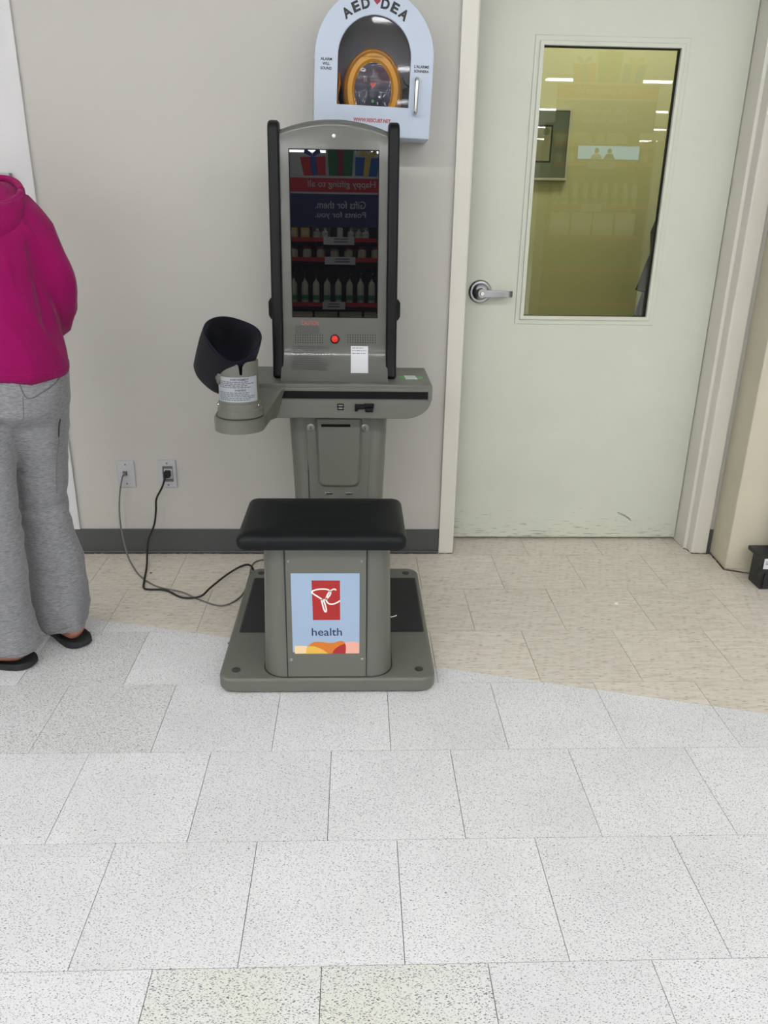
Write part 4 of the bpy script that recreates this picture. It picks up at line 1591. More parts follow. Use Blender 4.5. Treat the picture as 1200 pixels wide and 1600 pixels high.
ORG = V((0.74, -0.60, 0.0))
nc = tube('network_cord', [(-0.066, WY - 0.016, 0.332), (-0.070, WY - 0.030, 0.322), (-0.085, WY - 0.030, 0.26), (-0.096, WY - 0.028, 0.17), (-0.090, WY - 0.040, 0.09), (-0.068, WY - 0.075, 0.022), (-0.035, -0.105, 0.004),
                            (0.02, -0.20, 0.0035), (0.10, -0.285, 0.0035), (0.20, -0.335, 0.006), (0.28, -0.395, 0.0035), (0.36, -0.435, 0.0035), (0.412, -0.375, 0.0035), (0.428, -0.26, 0.004), (0.424, -0.10, 0.004),
                            (0.46, -0.055, 0.005), (0.55, -0.10, 0.03), (0.64, -0.20, 0.12), (0.68, -0.235, 0.20)], 0.0030, 'cord_grey', K, n=8, sub=7)
nc['label'] = 'thin grey network cord looping from the left wall plate to the kiosk'
pc = tube('power_cord', [(0.0975, WY - 0.0345, 0.334), (0.093, WY - 0.034, 0.322), (0.078, WY - 0.032, 0.285), (0.052, WY - 0.028, 0.238), (0.046, WY - 0.028, 0.19), (0.034, WY - 0.030, 0.13), (0.010, WY - 0.040, 0.075), (0.006, WY - 0.060, 0.030),
                          (0.022, -0.115, 0.0045), (0.043, -0.235, 0.0045), (0.058, -0.300, 0.0045), (0.085, -0.312, 0.0045), (0.14, -0.318, 0.0045), (0.21, -0.375, 0.0045), (0.275, -0.382, 0.012), (0.305, -0.33, 0.022), (0.345, -0.21, 0.016), (0.385, -0.115, 0.006),
                          (0.415, -0.105, 0.0045), (0.440, -0.165, 0.0045), (0.455, -0.195, 0.0045), (0.50, -0.19, 0.006), (0.58, -0.205, 0.04), (0.66, -0.225, 0.10), (0.70, -0.235, 0.16)], 0.0038, 'cord_black', K, n=8, sub=7)
pc['label'] = 'black power cord running over the floor from the right outlet to the kiosk'

# ================================================================== THINGS AT THE EDGES
BR = root('card_holder', 'small grey metal holder on the white panel above the person', 'holder', (-0.36, WY - 0.012, 1.35))
box('back_plate', (-0.40, WY - 0.016, 1.335), (-0.330, WY - 0.010, 1.391), 'steel', BR, bev=0.002)
box('side_flange', (-0.338, WY - 0.034, 1.335), (-0.329, WY - 0.010, 1.391), 'steel', BR, bev=0.002)

RK = root('display_rack', 'black display rack base with price ticket at the right edge', 'display rack', (2.5, -0.25, 0.0))
prism('rack_foot', [(2.322, -0.31), (2.322, -0.225), (2.345, -0.192), (2.95, -0.192), (2.95, -0.31)], 'z', 0.0, 0.115, 'rack_black', RK, bev=0.004)
for k in range(3):
    box('rib', (2.330 + k * 0.030, -0.316, 0.004), (2.342 + k * 0.030, -0.306, 0.105), 'rack_black', RK, bev=0.002)
box('rack_shelf', (2.316, -0.336, 0.112), (2.95, -0.190, 0.128), 'rack_black', RK, bev=0.003)
prism('rack_hook', [(2.293, 0.070), (2.300, 0.115), (2.36, 0.172), (2.44, 0.205), (2.44, 0.16), (2.352, 0.128), (2.345, 0.085), (2.330, 0.072), (2.322, 0.082), (2.315, 0.070), (2.305, 0.077)],
      'y', -0.332, -0.319, 'rack_black', RK, bev=0.002)
tk = box('price_ticket', (2.306, -0.3380, 0.096), (2.44, -0.3350, 0.136), 'sticker', RK)
dash_lines('small_print', (2.312, -0.3381, 0.126), (1, 0, 0), (0, 0, 1), 0.08, 2, 0.008, 0.004, 'print_mid', tk, 31)
box('upright', (2.392, -0.235, 0.128), (2.412, -0.19, 1.9), 'upright', RK, bev=0.002)

# scraps on the floor
def blob(name, c, r, hgt, m, label, cat, seed):
    rnd = random.Random(seed)
    n = 9
    vs = [(c[0] + r * (0.6 + 0.5 * rnd.random()) * cos(2 * pi * k / n), c[1] + r * (0.6 + 0.5 * rnd.random()) * sin(2 * pi * k / n), 0.0002) for k in range(n)]
    vs += [(c[0] + (v[0] - c[0]) * 0.6, c[1] + (v[1] - c[1]) * 0.6, hgt * (0.6 + 0.6 * rnd.random())) for v in vs]
    fs = [tuple(range(n)), tuple(range(n, 2 * n))] + [(k, (k + 1) % n, n + (k + 1) % n, n + k) for k in range(n)]
    return tag(mk(name, vs, fs, m), label, cat)


blob('paper_scrap', (1.751, -0.42), 0.011, 0.004, 'litter', 'white scrap on the beige tiles in front of the door', 'litter', 1)
blob('paper_scrap', (1.819, 0.120), 0.006, 0.002, 'litter', 'tiny white scrap on the floor right below the door', 'litter', 2)
blob('dirt_crumb', (0.428, -0.683), 0.011, 0.005, 'dirt', 'dark crumb on the white tile left of the kiosk base', 'litter', 3)
blob('dirt_crumb', (0.050, -0.165), 0.005, 0.003, 'dirt', 'dark crumb on the beige tiles between the two cords', 'litter', 4)

# ================================================================== SHELVING BEHIND THE VIEWER (seen in the screen and door glass)
GY = -4.55            # plane of the shelf fronts
GX0, GX1 = 0.245, 1.165
GM = (GX0 + GX1) / 2
S = root('store_shelving', 'store shelving with gift banner, mirrored in the kiosk screen', 'shelving', (GM, GY - 0.25, 0))
box('back_panel', (GX0, GY - 0.46, 0.0), (GX1, GY - 0.43, 2.12), 'gondola', S)
for x in (GX0 - 0.02, GX1):
    box('side_panel', (x, GY - 0.46, 0.0), (x + 0.02, GY - 0.02, 1.95), 'gondola', S)
box('plinth', (GX0, GY - 0.43, 0.0), (GX1, GY - 0.0, 0.14), 'gondola', S)
shelf_z = [0.14, 0.48, 0.80, 1.10, 1.37, 1.734, 1.892]
for z in shelf_z:
    sh = box('shelf', (GX0, GY - 0.43, z), (GX1, GY, z + 0.02), 'gondola', S)
    box('price_rail', (GX0, GY, z - 0.012), (GX1, GY + 0.004, z + 0.022), 'gondola_red', sh)
for (x0, x1, z, m) in ((0.555, 0.81, 1.885, 'sticker'), (0.565, 0.82, 1.727, 'sticker'), (0.545, 0.735, 1.363, 'sticker')):
    tkt = box('price_ticket', (x0, GY + 0.004, z - 0.028), (x1, GY + 0.007, z + 0.034), m, S)
    dash_lines('small_print', (x1 - 0.05, GY + 0.008, z + 0.022), (-1, 0, 0), (0, 0, 1), (x1 - x0) * 0.55, 2, 0.022, 0.011, 'print_mid', tkt, 41)
# header: banner boards and three gift cut-outs
by_ = GY - 0.06
box('navy_board', (GX0, by_ - 0.015, 2.01), (GX1, by_, 2.27), 'banner_navy', S)
box('white_strip', (GX0, by_ - 0.016, 2.27), (GX1, by_ + 0.001, 2.285), 'sticker', S)
rb = box('red_board', (GX0, by_ - 0.015, 2.285), (GX1, by_ + 0.002, 2.395), 'banner_red', S)
box('white_strip', (GX0, by_ - 0.016, 2.395), (GX1, by_ + 0.002, 2.41), 'sticker', S)
text('Happy gifting to all', (GM, by_ + 0.002, 2.308), (-1, 0, 0), (0, 0, 1), 0.56, 0.068, 'sticker', S, center=True, bold=0.012, thick=0.001)
text('Gifts for them.', (GM - 0.01, by_, 2.155), (-1, 0, 0), (0, 0, 1), 0.42, 0.062, 'sticker', S, center=True, bold=0.012, thick=0.001)
text('Points for you.', (GM - 0.01, by_, 2.070), (-1, 0, 0), (0, 0, 1), 0.42, 0.062, 'sticker', S, center=True, bold=0.012, thick=0.001)


def gift(x, zb, wd, h, lean, m, rib):
    """a flat board cut out as a present, standing on the header"""
    def q(a, b):
        return (x + a * cos(lean) - b * sin(lean), zb + a * sin(lean) * 0.3 + b * cos(lean))
    o = prism('gift_board', [q(-wd / 2 - 0.014, 0), q(wd / 2 + 0.014, 0), q(wd / 2 + 0.03, h + 0.012), q(-wd / 2 - 0.03, h + 0.012)], 'y', by_ - 0.012, by_ - 0.004, 'sticker', S)
    prism('gift_front', [q(-wd / 2, 0.005), q(wd / 2, 0.005), q(wd / 2 + 0.015, h), q(-wd / 2 - 0.015, h)], 'y', by_ - 0.005, by_ - 0.001, m, o)
    prism('ribbon', [q(-0.022, 0.005), q(0.022, 0.005), q(0.026, h), q(-0.026, h)], 'y', by_ - 0.003, by_ + 0.001, rib, o)
    for s_ in (-1, 1):
        prism('bow', [q(0, h), q(s_ * 0.07, h + 0.03), q(s_ * 0.06, h + 0.07), q(s_ * 0.01, h + 0.035)], 'y', by_ - 0.004, by_ + 0.0, rib, o)


gift(GM - 0.01, 2.41, 0.19, 0.24, 0.0, 'gift_green', 'gift_ribbon_crimson')
gift(GM - 0.22, 2.41, 0.18, 0.15, 0.12, 'gift_red', 'gift_ribbon_blue')
gift(GM + 0.20, 2.41, 0.18, 0.15, -0.12, 'gift_blue', 'gift_gold')


def bottle_root(x, z, body, capm, h):
    r = 0.028
    b = root('bottle', 'pump bottle on the shelving mirrored in the kiosk screen', 'bottle', (x, GY - 0.06, z), 'pump bottles on the mirrored shelf')
    lathe('body', [(r * 0.9, 0.0), (r, 0.008), (r, h * 0.62), (r * 0.7, h * 0.70), (r * 0.35, h * 0.74), (r * 0.35, h * 0.80)], (x, GY - 0.06, z), (0, 0, 1), body, b, n=20)
    lathe('pump', [(r * 0.42, h * 0.80), (r * 0.42, h * 0.86), (r * 0.15, h * 0.87), (r * 0.15, h * 0.96), (r * 0.5, h * 0.965), (r * 0.5, h)], (x, GY - 0.06, z), (0, 0, 1), capm, b, n=16)
    lathe('label_band', [(r * 1.02, h * 0.10), (r * 1.02, h * 0.26)], (x, GY - 0.06, z), (0, 0, 1), 'bottle_green' if int(x * 100) % 3 == 0 else 'sticker', b, n=20)
    return b


def copy_thing(o, loc):
    c = o.copy()
    COL.objects.link(c)
    c.location = loc
    for ch in o.children:
        d = ch.copy()
        COL.objects.link(d)
        d.parent = c
    return c


b0 = bottle_root(0.300, 1.3905, 'bottle_clear', 'gondola', 0.25)
for k in range(1, 9):
    copy_thing(b0, (0.300 + 0.094 * k, GY - 0.06, 1.3905))
b1 = bottle_root(0.50, 1.9125, 'bottle_clear', 'sticker', 0.085)
for x in (0.565, 0.78, 0.845, 0.905):
    copy_thing(b1, (x, GY - 0.06, 1.9125))


def carton_root(x, z, wd, h, m, grp, label):
    b = root('carton', label, 'carton', (x, GY - 0.10, z), grp)
    box('carton_body', (x - wd / 2, GY - 0.16, z), (x + wd / 2, GY - 0.04, z + h), m, b, bev=0.002)
    box('front_label', (x - wd * 0.35, GY - 0.0405, z + h * 0.35), (x + wd * 0.35, GY - 0.039, z + h * 0.75), 'sticker', b)
    return b


c0 = carton_root(0.69, 1.9125, 0.045, 0.09, 'box_cream', 'small cartons on the mirrored top shelf', 'small cream carton on the mirrored top shelf')
c1 = carton_root(0.30, 1.9125, 0.07, 0.085, 'box_yellow', 'yellow cartons on the mirrored top shelf', 'yellow carton on the mirrored top shelf')
copy_thing(c1, (0.40, GY - 0.10, 1.9125))
c2 = root('display_card', 'cream display card behind pump bottles on the mirrored top shelf', 'card', (0.53, GY - 0.20, 1.9125), 'display cards on the mirrored top shelf')
box('card_board', (0.455, GY - 0.206, 1.9125), (0.605, GY - 0.200, 2.095), 'box_cream', c2)
box('card_foot', (0.475, GY - 0.24, 1.9125), (0.585, GY - 0.206, 1.918), 'box_cream', c2)
copy_thing(c2, (0.855, GY - 0.20, 1.9125))
jar = root('jar', 'jar on the second mirrored shelf', 'jar', (0.30, GY - 0.07, 1.7545), 'jars on the second mirrored shelf')
lathe('jar_body', [(0.032, 0), (0.036, 0.008), (0.036, 0.065), (0.030, 0.075)], (0.30, GY - 0.07, 1.7545), (0, 0, 1), 'box_cream', jar, n=20)
lathe('lid', [(0.033, 0.075), (0.033, 0.095), (0.029, 0.098)], (0.30, GY - 0.07, 1.7545), (0, 0, 1), 'print_crimson', jar, n=20)
for k in range(1, 8):
    copy_thing(jar, (0.30 + 0.115 * k, GY - 0.07, 1.7545))
d0 = carton_root(0.36, 1.1205, 0.19, 0.20, 'box_cream', 'large cartons on the lower mirrored shelf', 'large cream carton on the lower mirrored shelf')
for k in range(1, 4):
    copy_thing(d0, (0.36 + 0.21 * k, GY - 0.10, 1.1205))


# the next endcap with the same banner, mirrored in the door glass
def copy_tree(o, dx=0.0, parent=None):
    c = o.copy()
    COL.objects.link(c)
    if parent is not None:
        c.parent = parent
    else:
        c.location = V(o.location) + V((dx, 0, 0))
    for ch in o.children:
        copy_tree(ch, 0.0, c)
    return c


S2 = copy_tree(S, 2.39)
S2['label'] = 'second store shelving with gift banner, mirrored in the door window'
for o in [q for q in SC.objects if q.parent is None and q.get('category') in ('bottle', 'carton', 'jar', 'card')]:
    c = copy_tree(o, 2.39)
    c['label'] = o['label'].replace('mirrored', 'door-mirrored').replace('in the kiosk screen', 'in the door glass')
    c['group'] = (o.get('group') or o['label']) + ', second shelving'
DS = root('lit_sign', 'light blue backlit strip sign on the second shelving, mirrored in the door window', 'sign', (3.13, GY + 0.03, 1.78))
box('casing', (2.84, GY + 0.010, 1.772), (3.42, GY + 0.030, 1.898), 'gondola', DS, bev=0.002)
dp = box('lit_face', (2.848, GY + 0.029, 1.780), (3.412, GY + 0.032, 1.890), 'lit_blue', DS)
for (x, m_, sc_) in ((3.02, 'sticker', 1.0), (3.14, 'gondola', 0.95)):
    lathe('printed_head', [(0.022 * sc_, 0), (0.022 * sc_, 0.0008)], (x, GY + 0.032, 1.850), (0, 1, 0), 'skin', dp, n=20)
    prism('printed_shoulders', [(x - 0.055, 1.782), (x + 0.055, 1.782), (x + 0.030, 1.824), (x - 0.030, 1.824)], 'y', GY + 0.032, GY + 0.0328, m_, dp)

# ================================================================== THE PERSON
def remesh(name, parts, voxel, m, parent, smooth_it=6, fold=None, cut=None):
    vs, fs = merge_geo(parts)
    me = bpy.data.meshes.new(name)
    me.from_pydata([tuple(V(v) - ORG) for v in vs], [], fs)
    bm = bmesh.new()
    bm.from_mesh(me)
    bmesh.ops.recalc_face_normals(bm, faces=bm.faces)
    bm.to_mesh(me)
    bm.free()
    o = bpy.data.objects.new(name, me)
    COL.objects.link(o)
    r = o.modifiers.new('r', 'REMESH')
    r.mode = 'VOXEL'
    r.voxel_size = voxel
    s = o.modifiers.new('s', 'SMOOTH')
    s.iterations = smooth_it
    s.factor = 0.5
    dg = bpy.context.evaluated_depsgraph_get()
    me2 = bpy.data.meshes.new_from_object(o.evaluated_get(dg), depsgraph=dg)
    o.modifiers.clear()
    o.data = me2
    bpy.data.meshes.remove(me)
    if fold:
        nrm = [v.normal.copy() for v in me2.vertices]
        for v, nn_ in zip(me2.vertices, nrm):
            v.co += nn_ * fold(v.co + ORG, nn_)
    me2.materials.clear()
    me2.materials.append(M[m])
    for p in me2.polygons:
        p.use_smooth = True
    me2.update()
    o.parent = parent
    return o


def loft(rings, n=40, pw=2.0):
    """rings: (centre, ru, rv, angle, tilt) stacked; ru along angle, rv across; tilt leans the ring plane"""
    vs, fs = [], []
    for rg in rings:
        c, ru, rv, ang = rg[:4]
        tilt = rg[4] if len(rg) > 4 else (0, 0)
        c = V(c)
        u = V((cos(ang), sin(ang), 0))
        v = V((-sin(ang), cos(ang), 0))
        for k in range(n):
            a = 2 * pi * k / n
            x, y = cos(a), sin(a)
            e = 2.0 / pw
            x = math.copysign(abs(x) ** e, x)
            y = math.copysign(abs(y) ** e, y)
            p = c + u * (ru * x) + v * (rv * y)
            p.z += tilt[0] * ru * x + tilt[1] * rv * y
            vs.append(p)
    for i in range(len(rings) - 1):
        for k in range(n):
            fs.append((i * n + k, i * n + (k + 1) % n, (i + 1) * n + (k + 1) % n, (i + 1) * n + k))
    fs += [tuple(range(n)), tuple((len(rings) - 1) * n + k for k in range(n))]
    return vs, fs


def limb(pts, rads, n=20, sub=6, flat=1.0):
    path = catmull(pts, sub)
    rr = []
    for i in range(len(path)):
        t = i / (len(path) - 1) * (len(rads) - 1)
        k = min(int(t), len(rads) - 2)
        rr.append(rads[k] + (rads[k + 1] - rads[k]) * (t - k))
    # round ends
    return tube_geo(path, rr, n, flat)


def ball(c, rx, ry, rz, n=20):
    vs, fs = [], []
    c = V(c)
    m_ = n // 2
    for i in range(1, m_):
        th = pi * i / m_
        for k in range(n):
            a = 2 * pi * k / n
            vs.append(c + V((rx * sin(th) * cos(a), ry * sin(th) * sin(a), rz * cos(th))))
    t_ = len(vs)
    vs += [c + V((0, 0, rz)), c - V((0, 0, rz))]
    for i in range(m_ - 2):
        for k in range(n):
            fs.append((i * n + k, i * n + (k + 1) % n, (i + 1) * n + (k + 1) % n, (i + 1) * n + k))
    for k in range(n):
        fs.append((k, (k + 1) % n, t_))
        fs.append(((m_ - 2) * n + k, (m_ - 2) * n + (k + 1) % n, t_ + 1))
    return vs, fs


PR = root('person', 'person in magenta hoodie and grey sweatpants, seen from behind, leaning forward', 'person', (-0.13, -0.70, 0.0))
BA = radians(14)                       # shoulder line direction
bu = V((cos(BA), sin(BA), 0))
bf = V((-sin(BA), cos(BA), 0))         # the way the person faces
HP = V((-0.155, -0.665, 0.86))         # hips
NK = V((-0.215, -0.500, 1.335))        # base of the neck
HD = V((-0.315, -0.375, 1.405))         # head, bowed and turned to the left
SHR = V((-0.090, -0.530, 1.215))
SHL = V((-0.325, -0.590, 1.225))
# feet
RH, RT = V((-0.060, -0.672, 0.045)), V((-0.215, -0.520, 0.035))
LH, LT = V((-0.185, -0.800, 0.045)), V((-0.395, -0.770, 0.035))
RK_, LK_ = V((-0.118, -0.645, 0.46)), V((-0.205, -0.775, 0.46))


def hand(wrist, d, side):
    """palm with five bent fingers"""
    d = d.normalized()
    s = d.cross(V((0, 0, 1))).normalized() * side
    P = []
    palm_c = wrist + d * 0.05
    P.append(limb([wrist, wrist + d * 0.03, wrist + d * 0.085], [0.024, 0.034, 0.036], 14, 3, 0.55))
    for i, (o, l) in enumerate(((-0.028, 0.062), (-0.010, 0.074), (0.009, 0.078), (0.027, 0.070))):
        b_ = wrist + d * 0.082 + s * (-o)
        P.append(limb([b_ - d * 0.02, b_ + d * l * 0.45, b_ + d * l * 0.75 + V((0, 0, -0.018)), b_ + d * l * 0.85 + V((0, 0, -0.040))], [0.009, 0.0088, 0.008, 0.007], 10, 3))
    t0 = wrist + d * 0.025 - s * 0.025
    P.append(limb([t0, t0 - s * 0.025 + d * 0.025, t0 - s * 0.030 + d * 0.055 + V((0, 0, -0.01))], [0.012, 0.011, 0.009], 10, 3))
    return P


def foot(h, t):
    d = (t - h)
    d.z = 0
    L_ = d.length
    d.normalize()
    s = d.cross(V((0, 0, 1)))
    P = [limb([h + V((0, 0, 0.04)), h + V((0, 0, -0.002)), h + d * L_ * 0.5 + V((0, 0, -0.005)), h + d * (L_ * 0.85) + V((0, 0, -0.010))], [0.032, 0.031, 0.034, 0.024], 16, 4, 0.8)]
    for k, (o, l) in enumerate(((-0.026, 0.035), (-0.009, 0.030), (0.004, 0.026), (0.016, 0.022), (0.027, 0.016))):
        b_ = h + d * (L_ * 0.80) + s * o + V((0, 0, -0.014))
        P.append(limb([b_, b_ + d * (l + 0.01), b_ + d * (l + 0.02)], [0.011 if k == 0 else 0.008, 0.010 if k == 0 else 0.0075, 0.007], 10, 2))
    return P


WR, WL = V((-0.185, -0.395, 1.00)), V((-0.305, -0.42, 1.00))
ER, EL = V((-0.052, -0.530, 0.990)), V((-0.352, -0.575, 0.990))
bp = []
bp.append(loft([(HP + V((0, 0, -0.06)), 0.12, 0.085, BA), (HP, 0.135, 0.09, BA), (HP + (NK - HP) * 0.35, 0.115, 0.085, BA), (HP + (NK - HP) * 0.7, 0.14, 0.095, BA), (NK + V((0, -0.01, -0.06)), 0.11, 0.06, BA), (NK, 0.06, 0.05, BA)], 28))
bp.append(limb([NK + V((0, 0, -0.03)), (NK + HD) / 2, HD], [0.056, 0.050, 0.048], 16, 4))
hu = V((-0.62, 0.62, -0.45)).normalized()       # where the face looks
bp.append(ball(HD + V((0, 0, 0.025)), 0.076, 0.088, 0.100, 24))
bp.append(ball(HD + hu * 0.035 + V((0, 0, -0.035)), 0.055, 0.058, 0.055, 20))
bp.append(limb([HD + hu * 0.075 + V((0, 0, 0.03)), HD + hu * 0.100 + V((0, 0, 0.005)), HD + hu * 0.085 + V((0, 0, -0.008))], [0.008, 0.013, 0.010], 10, 3))
er = hu.cross(V((0, 0, 1))).normalized()
for s_ in (-1, 1):
    bp.append(ball(HD + er * s_ * 0.080 + V((0, 0, 0.01)), 0.012, 0.020, 0.030, 12))
bp.append(limb([HD + hu * 0.088 - er * 0.02 + V((0, 0, -0.032)), HD + hu * 0.094 + V((0, 0, -0.034)), HD + hu * 0.088 + er * 0.02 + V((0, 0, -0.032))], [0.005, 0.008, 0.005], 8, 3))
for sh_, el_, wr_, sd in ((SHR, ER, WR, 1), (SHL, EL, WL, -1)):
    bp.append(limb([NK + V((0, 0, -0.06)), sh_, (sh_ + el_) / 2, el_, (el_ + wr_) / 2, wr_], [0.045, 0.040, 0.034, 0.030, 0.026, 0.023], 18, 5))
    bp += hand(wr_, wr_ - el_, sd)
for hp_, kn, hl_, tt in ((V((-0.105, -0.655, 0.82)), RK_, RH, RT), (V((-0.215, -0.700, 0.82)), LK_, LH, LT)):
    bp.append(limb([hp_ + V((0, 0, 0.0)), hp_ + (kn - hp_) * 0.4, kn, kn + (hl_ - kn) * 0.35, hl_ + V((0, 0.01, 0.09)), hl_ + V((0, 0, 0.01))], [0.050, 0.040, 0.040, 0.041, 0.034, 0.033], 20, 5))
    bp += foot(hl_, tt)
body = remesh('body', bp, 0.0055, 'skin', PR, 4)


bbv = BVHTree.FromPolygons([v.co.copy() + ORG for v in body.data.vertices], [tuple(p.vertices) for p in body.data.polygons])
for s_ in (-1, 1):
    fh = V((hu.x, hu.y, -0.15)).normalized()
    st_ = HD + er * s_ * 0.031 + V((0, 0, 0.036)) + fh * 0.3
    hit_ = bbv.ray_cast(st_, -fh)
    q_ = (hit_[0] if hit_[0] is not None else st_ - fh * 0.21) - fh * 0.0075
    ev, ef = ball(q_, 0.0110, 0.0110, 0.0080, 16)
    eye = mk('eye', ev, ef, 'white_ink', PR, smooth=True)
    lathe('iris', [(0.0050, 0.0), (0.0050, 0.0008)], q_ + fh * 0.0106, fh, 'hair', eye, n=16)


def hair_fold(p, nn_):
    return 0.003 * sin(90 * (p.x * 0.7 + p.y * 0.7)) * 0.6


remesh('hair', [ball(HD - hu * 0.016 + V((0, 0, 0.040)), 0.088, 0.096, 0.102, 24), ball(HD - hu * 0.055 + V((0, 0, -0.015)), 0.060, 0.055, 0.070, 20)], 0.007, 'hair', PR, 3, hair_fold)

# trousers: seat and two wide legs in one cloth
def L3(x, y, z):
    return V((x, y, z))


leg_r = [(L3(-0.085, -0.655, 0.88), 0.078, 0.095, BA), (L3(-0.082, -0.660, 0.80), 0.088, 0.110, BA), (L3(-0.090, -0.650, 0.70), 0.080, 0.090, BA), (L3(-0.104, -0.640, 0.58), 0.073, 0.070, BA),
         (L3(-0.116, -0.636, 0.46), 0.068, 0.062, BA), (L3(-0.112, -0.638, 0.37), 0.073, 0.063, BA), (L3(-0.098, -0.642, 0.28), 0.083, 0.066, BA), (L3(-0.098, -0.648, 0.19), 0.086, 0.070, BA),
         (L3(-0.099, -0.652, 0.120), 0.083, 0.074, BA), (L3(-0.094, -0.656, 0.075), 0.072, 0.072, BA, (0.05, 0.10)), (L3(-0.092, -0.656, 0.060), 0.070, 0.070, BA, (0.05, 0.12))]
leg_l = [(L3(-0.225, -0.690, 0.88), 0.078, 0.095, BA), (L3(-0.222, -0.700, 0.80), 0.088, 0.112, BA), (L3(-0.212, -0.740, 0.70), 0.088, 0.090, BA), (L3(-0.205, -0.775, 0.58), 0.080, 0.070, BA),
         (L3(-0.205, -0.790, 0.46), 0.078, 0.064, BA), (L3(-0.208, -0.797, 0.37), 0.080, 0.064, BA), (L3(-0.211, -0.802, 0.28), 0.085, 0.066, BA), (L3(-0.214, -0.806, 0.19), 0.090, 0.070, BA),
         (L3(-0.212, -0.808, 0.120), 0.096, 0.072, BA), (L3(-0.208, -0.808, 0.080), 0.099, 0.074, BA, (-0.02, 0.06)), (L3(-0.207, -0.808, 0.064), 0.099, 0.073, BA, (-0.02, 0.06))]
hipl = [(HP + V((0.005, 0.005, 0.06)), 0.140, 0.098, BA), (HP + V((0.003, 0.0, 0.03)), 0.162, 0.122, BA), (HP + V((0.0, -0.012, -0.04)), 0.166, 0.134, BA), (HP + V((0.002, -0.020, -0.10)), 0.160, 0.128, BA), (HP + V((0, -0.010, -0.145)), 0.125, 0.095, BA)]


def cloth_fold(p, nn_):
    q = V((p.x * 9, p.y * 9, p.z * 4.0))
    f = 0.0075 * noise.noise(q + V((4, 2, 9))) + 0.003 * (1 - 2 * abs(noise.noise(V((p.x * 8, p.y * 8, p.z * 9 + p.x * 4))))) ** 3
    # diagonal drag lines below the seat and behind the knee
    back = max(0.0, -nn_.y)
    f += back * 0.0065 * math.exp(-((p.z - 0.735) / 0.035) ** 2) * sin(95 * (p.z + 0.18 * p.x) + 1.0)
    f += 0.0032 * math.exp(-((p.z - 0.455) / 0.06) ** 2) * sin(70 * (p.z - 0.35 * p.x) + 6 * noise.noise(p * 6))
    f += 0.0045 * math.exp(-((p.z - 0.09) / 0.06) ** 2) * sin(55 * (p.x * 0.8 + p.y * 0.9) + 8 * p.z)
    # the cleft of the seat
    s_ = (p - HP).dot(bu)
    if p.z > 0.70 and nn_.y < 0:
        f -= 0.012 * back * math.exp(-((s_ - 0.0) / 0.016) ** 2) * max(0, min(1, (p.z - 0.68) / 0.06)) * max(0, min(1, (0.90 - p.z) / 0.08))
    return f


pants = remesh('sweatpants', [loft(leg_r, 40, 2.2), loft(leg_l, 40, 2.2), loft(hipl, 48, 2.15)], 0.0075, 'pants', PR, 7, cloth_fold)


def bvh_of(o):
    return BVHTree.FromPolygons([v.co.copy() + ORG for v in o.data.vertices], [tuple(p.vertices) for p in o.data.polygons])


def seam_on(bvh, pts, r, name, m, parent, lift=0.0006, sub=8, flat=1.0):
    path = []
    for p in catmull(pts, sub):
        hit = bvh.find_nearest(p)
        path.append(hit[0] + hit[1] * lift)
    # light smoothing
    for _ in range(2):
        path = [path[0]] + [(path[i - 1] + path[i] * 2 + path[i + 1]) / 4 for i in range(1, len(path) - 1)] + [path[-1]]
    vs_, fs_ = tube_geo(path, r, 6)
    return mk(name, vs_, fs_, m, parent, smooth=True)


pb = bvh_of(pants)
seam_on(pb, [(-0.125, -0.82, 0.90), (-0.128, -0.82, 0.80), (-0.135, -0.82, 0.74), (-0.15, -0.80, 0.70)], 0.0008, 'seam', 'pants_seam', pants)
seam_on(pb, [(-0.062, -0.80, 0.86), (-0.040, -0.80, 0.812), (0.00, -0.76, 0.826), (0.03, -0.70, 0.850)], 0.0018, 'pocket_flap', 'pants_seam', pants)
seam_on(pb, [(-0.055, -0.80, 0.82), (-0.058, -0.80, 0.78), (-0.064, -0.80, 0.735)], 0.0008, 'seam', 'pants_seam', pants)
seam_on(pb, [(0.02, -0.70, 0.72), (-0.01, -0.70, 0.62), (-0.03, -0.70, 0.50)], 0.0008, 'seam', 'pants_seam', pants)
seam_on(pb, [(0.015, -0.705, 0.725), (0.012, -0.705, 0.675)], 0.0020, 'zip', 'kiosk_dark', pants)
seam_on(pb, [(-0.30, -0.90, 0.075), (-0.20, -0.92, 0.072), (-0.11, -0.88, 0.072)], 0.0009, 'hem_stitch', 'pants_seam', pants)
seam_on(pb, [(-0.15, -0.74, 0.078), (-0.09, -0.76, 0.076), (-0.03, -0.70, 0.082)], 0.0009, 'hem_stitch', 'pants_seam', pants)


# hoodie: boxy body, sleeves, hood
def along(t, dx=0.0, dz=0.0):
    p = HP.lerp(NK, t)
    return V((p.x + dx, p.y, p.z + dz))


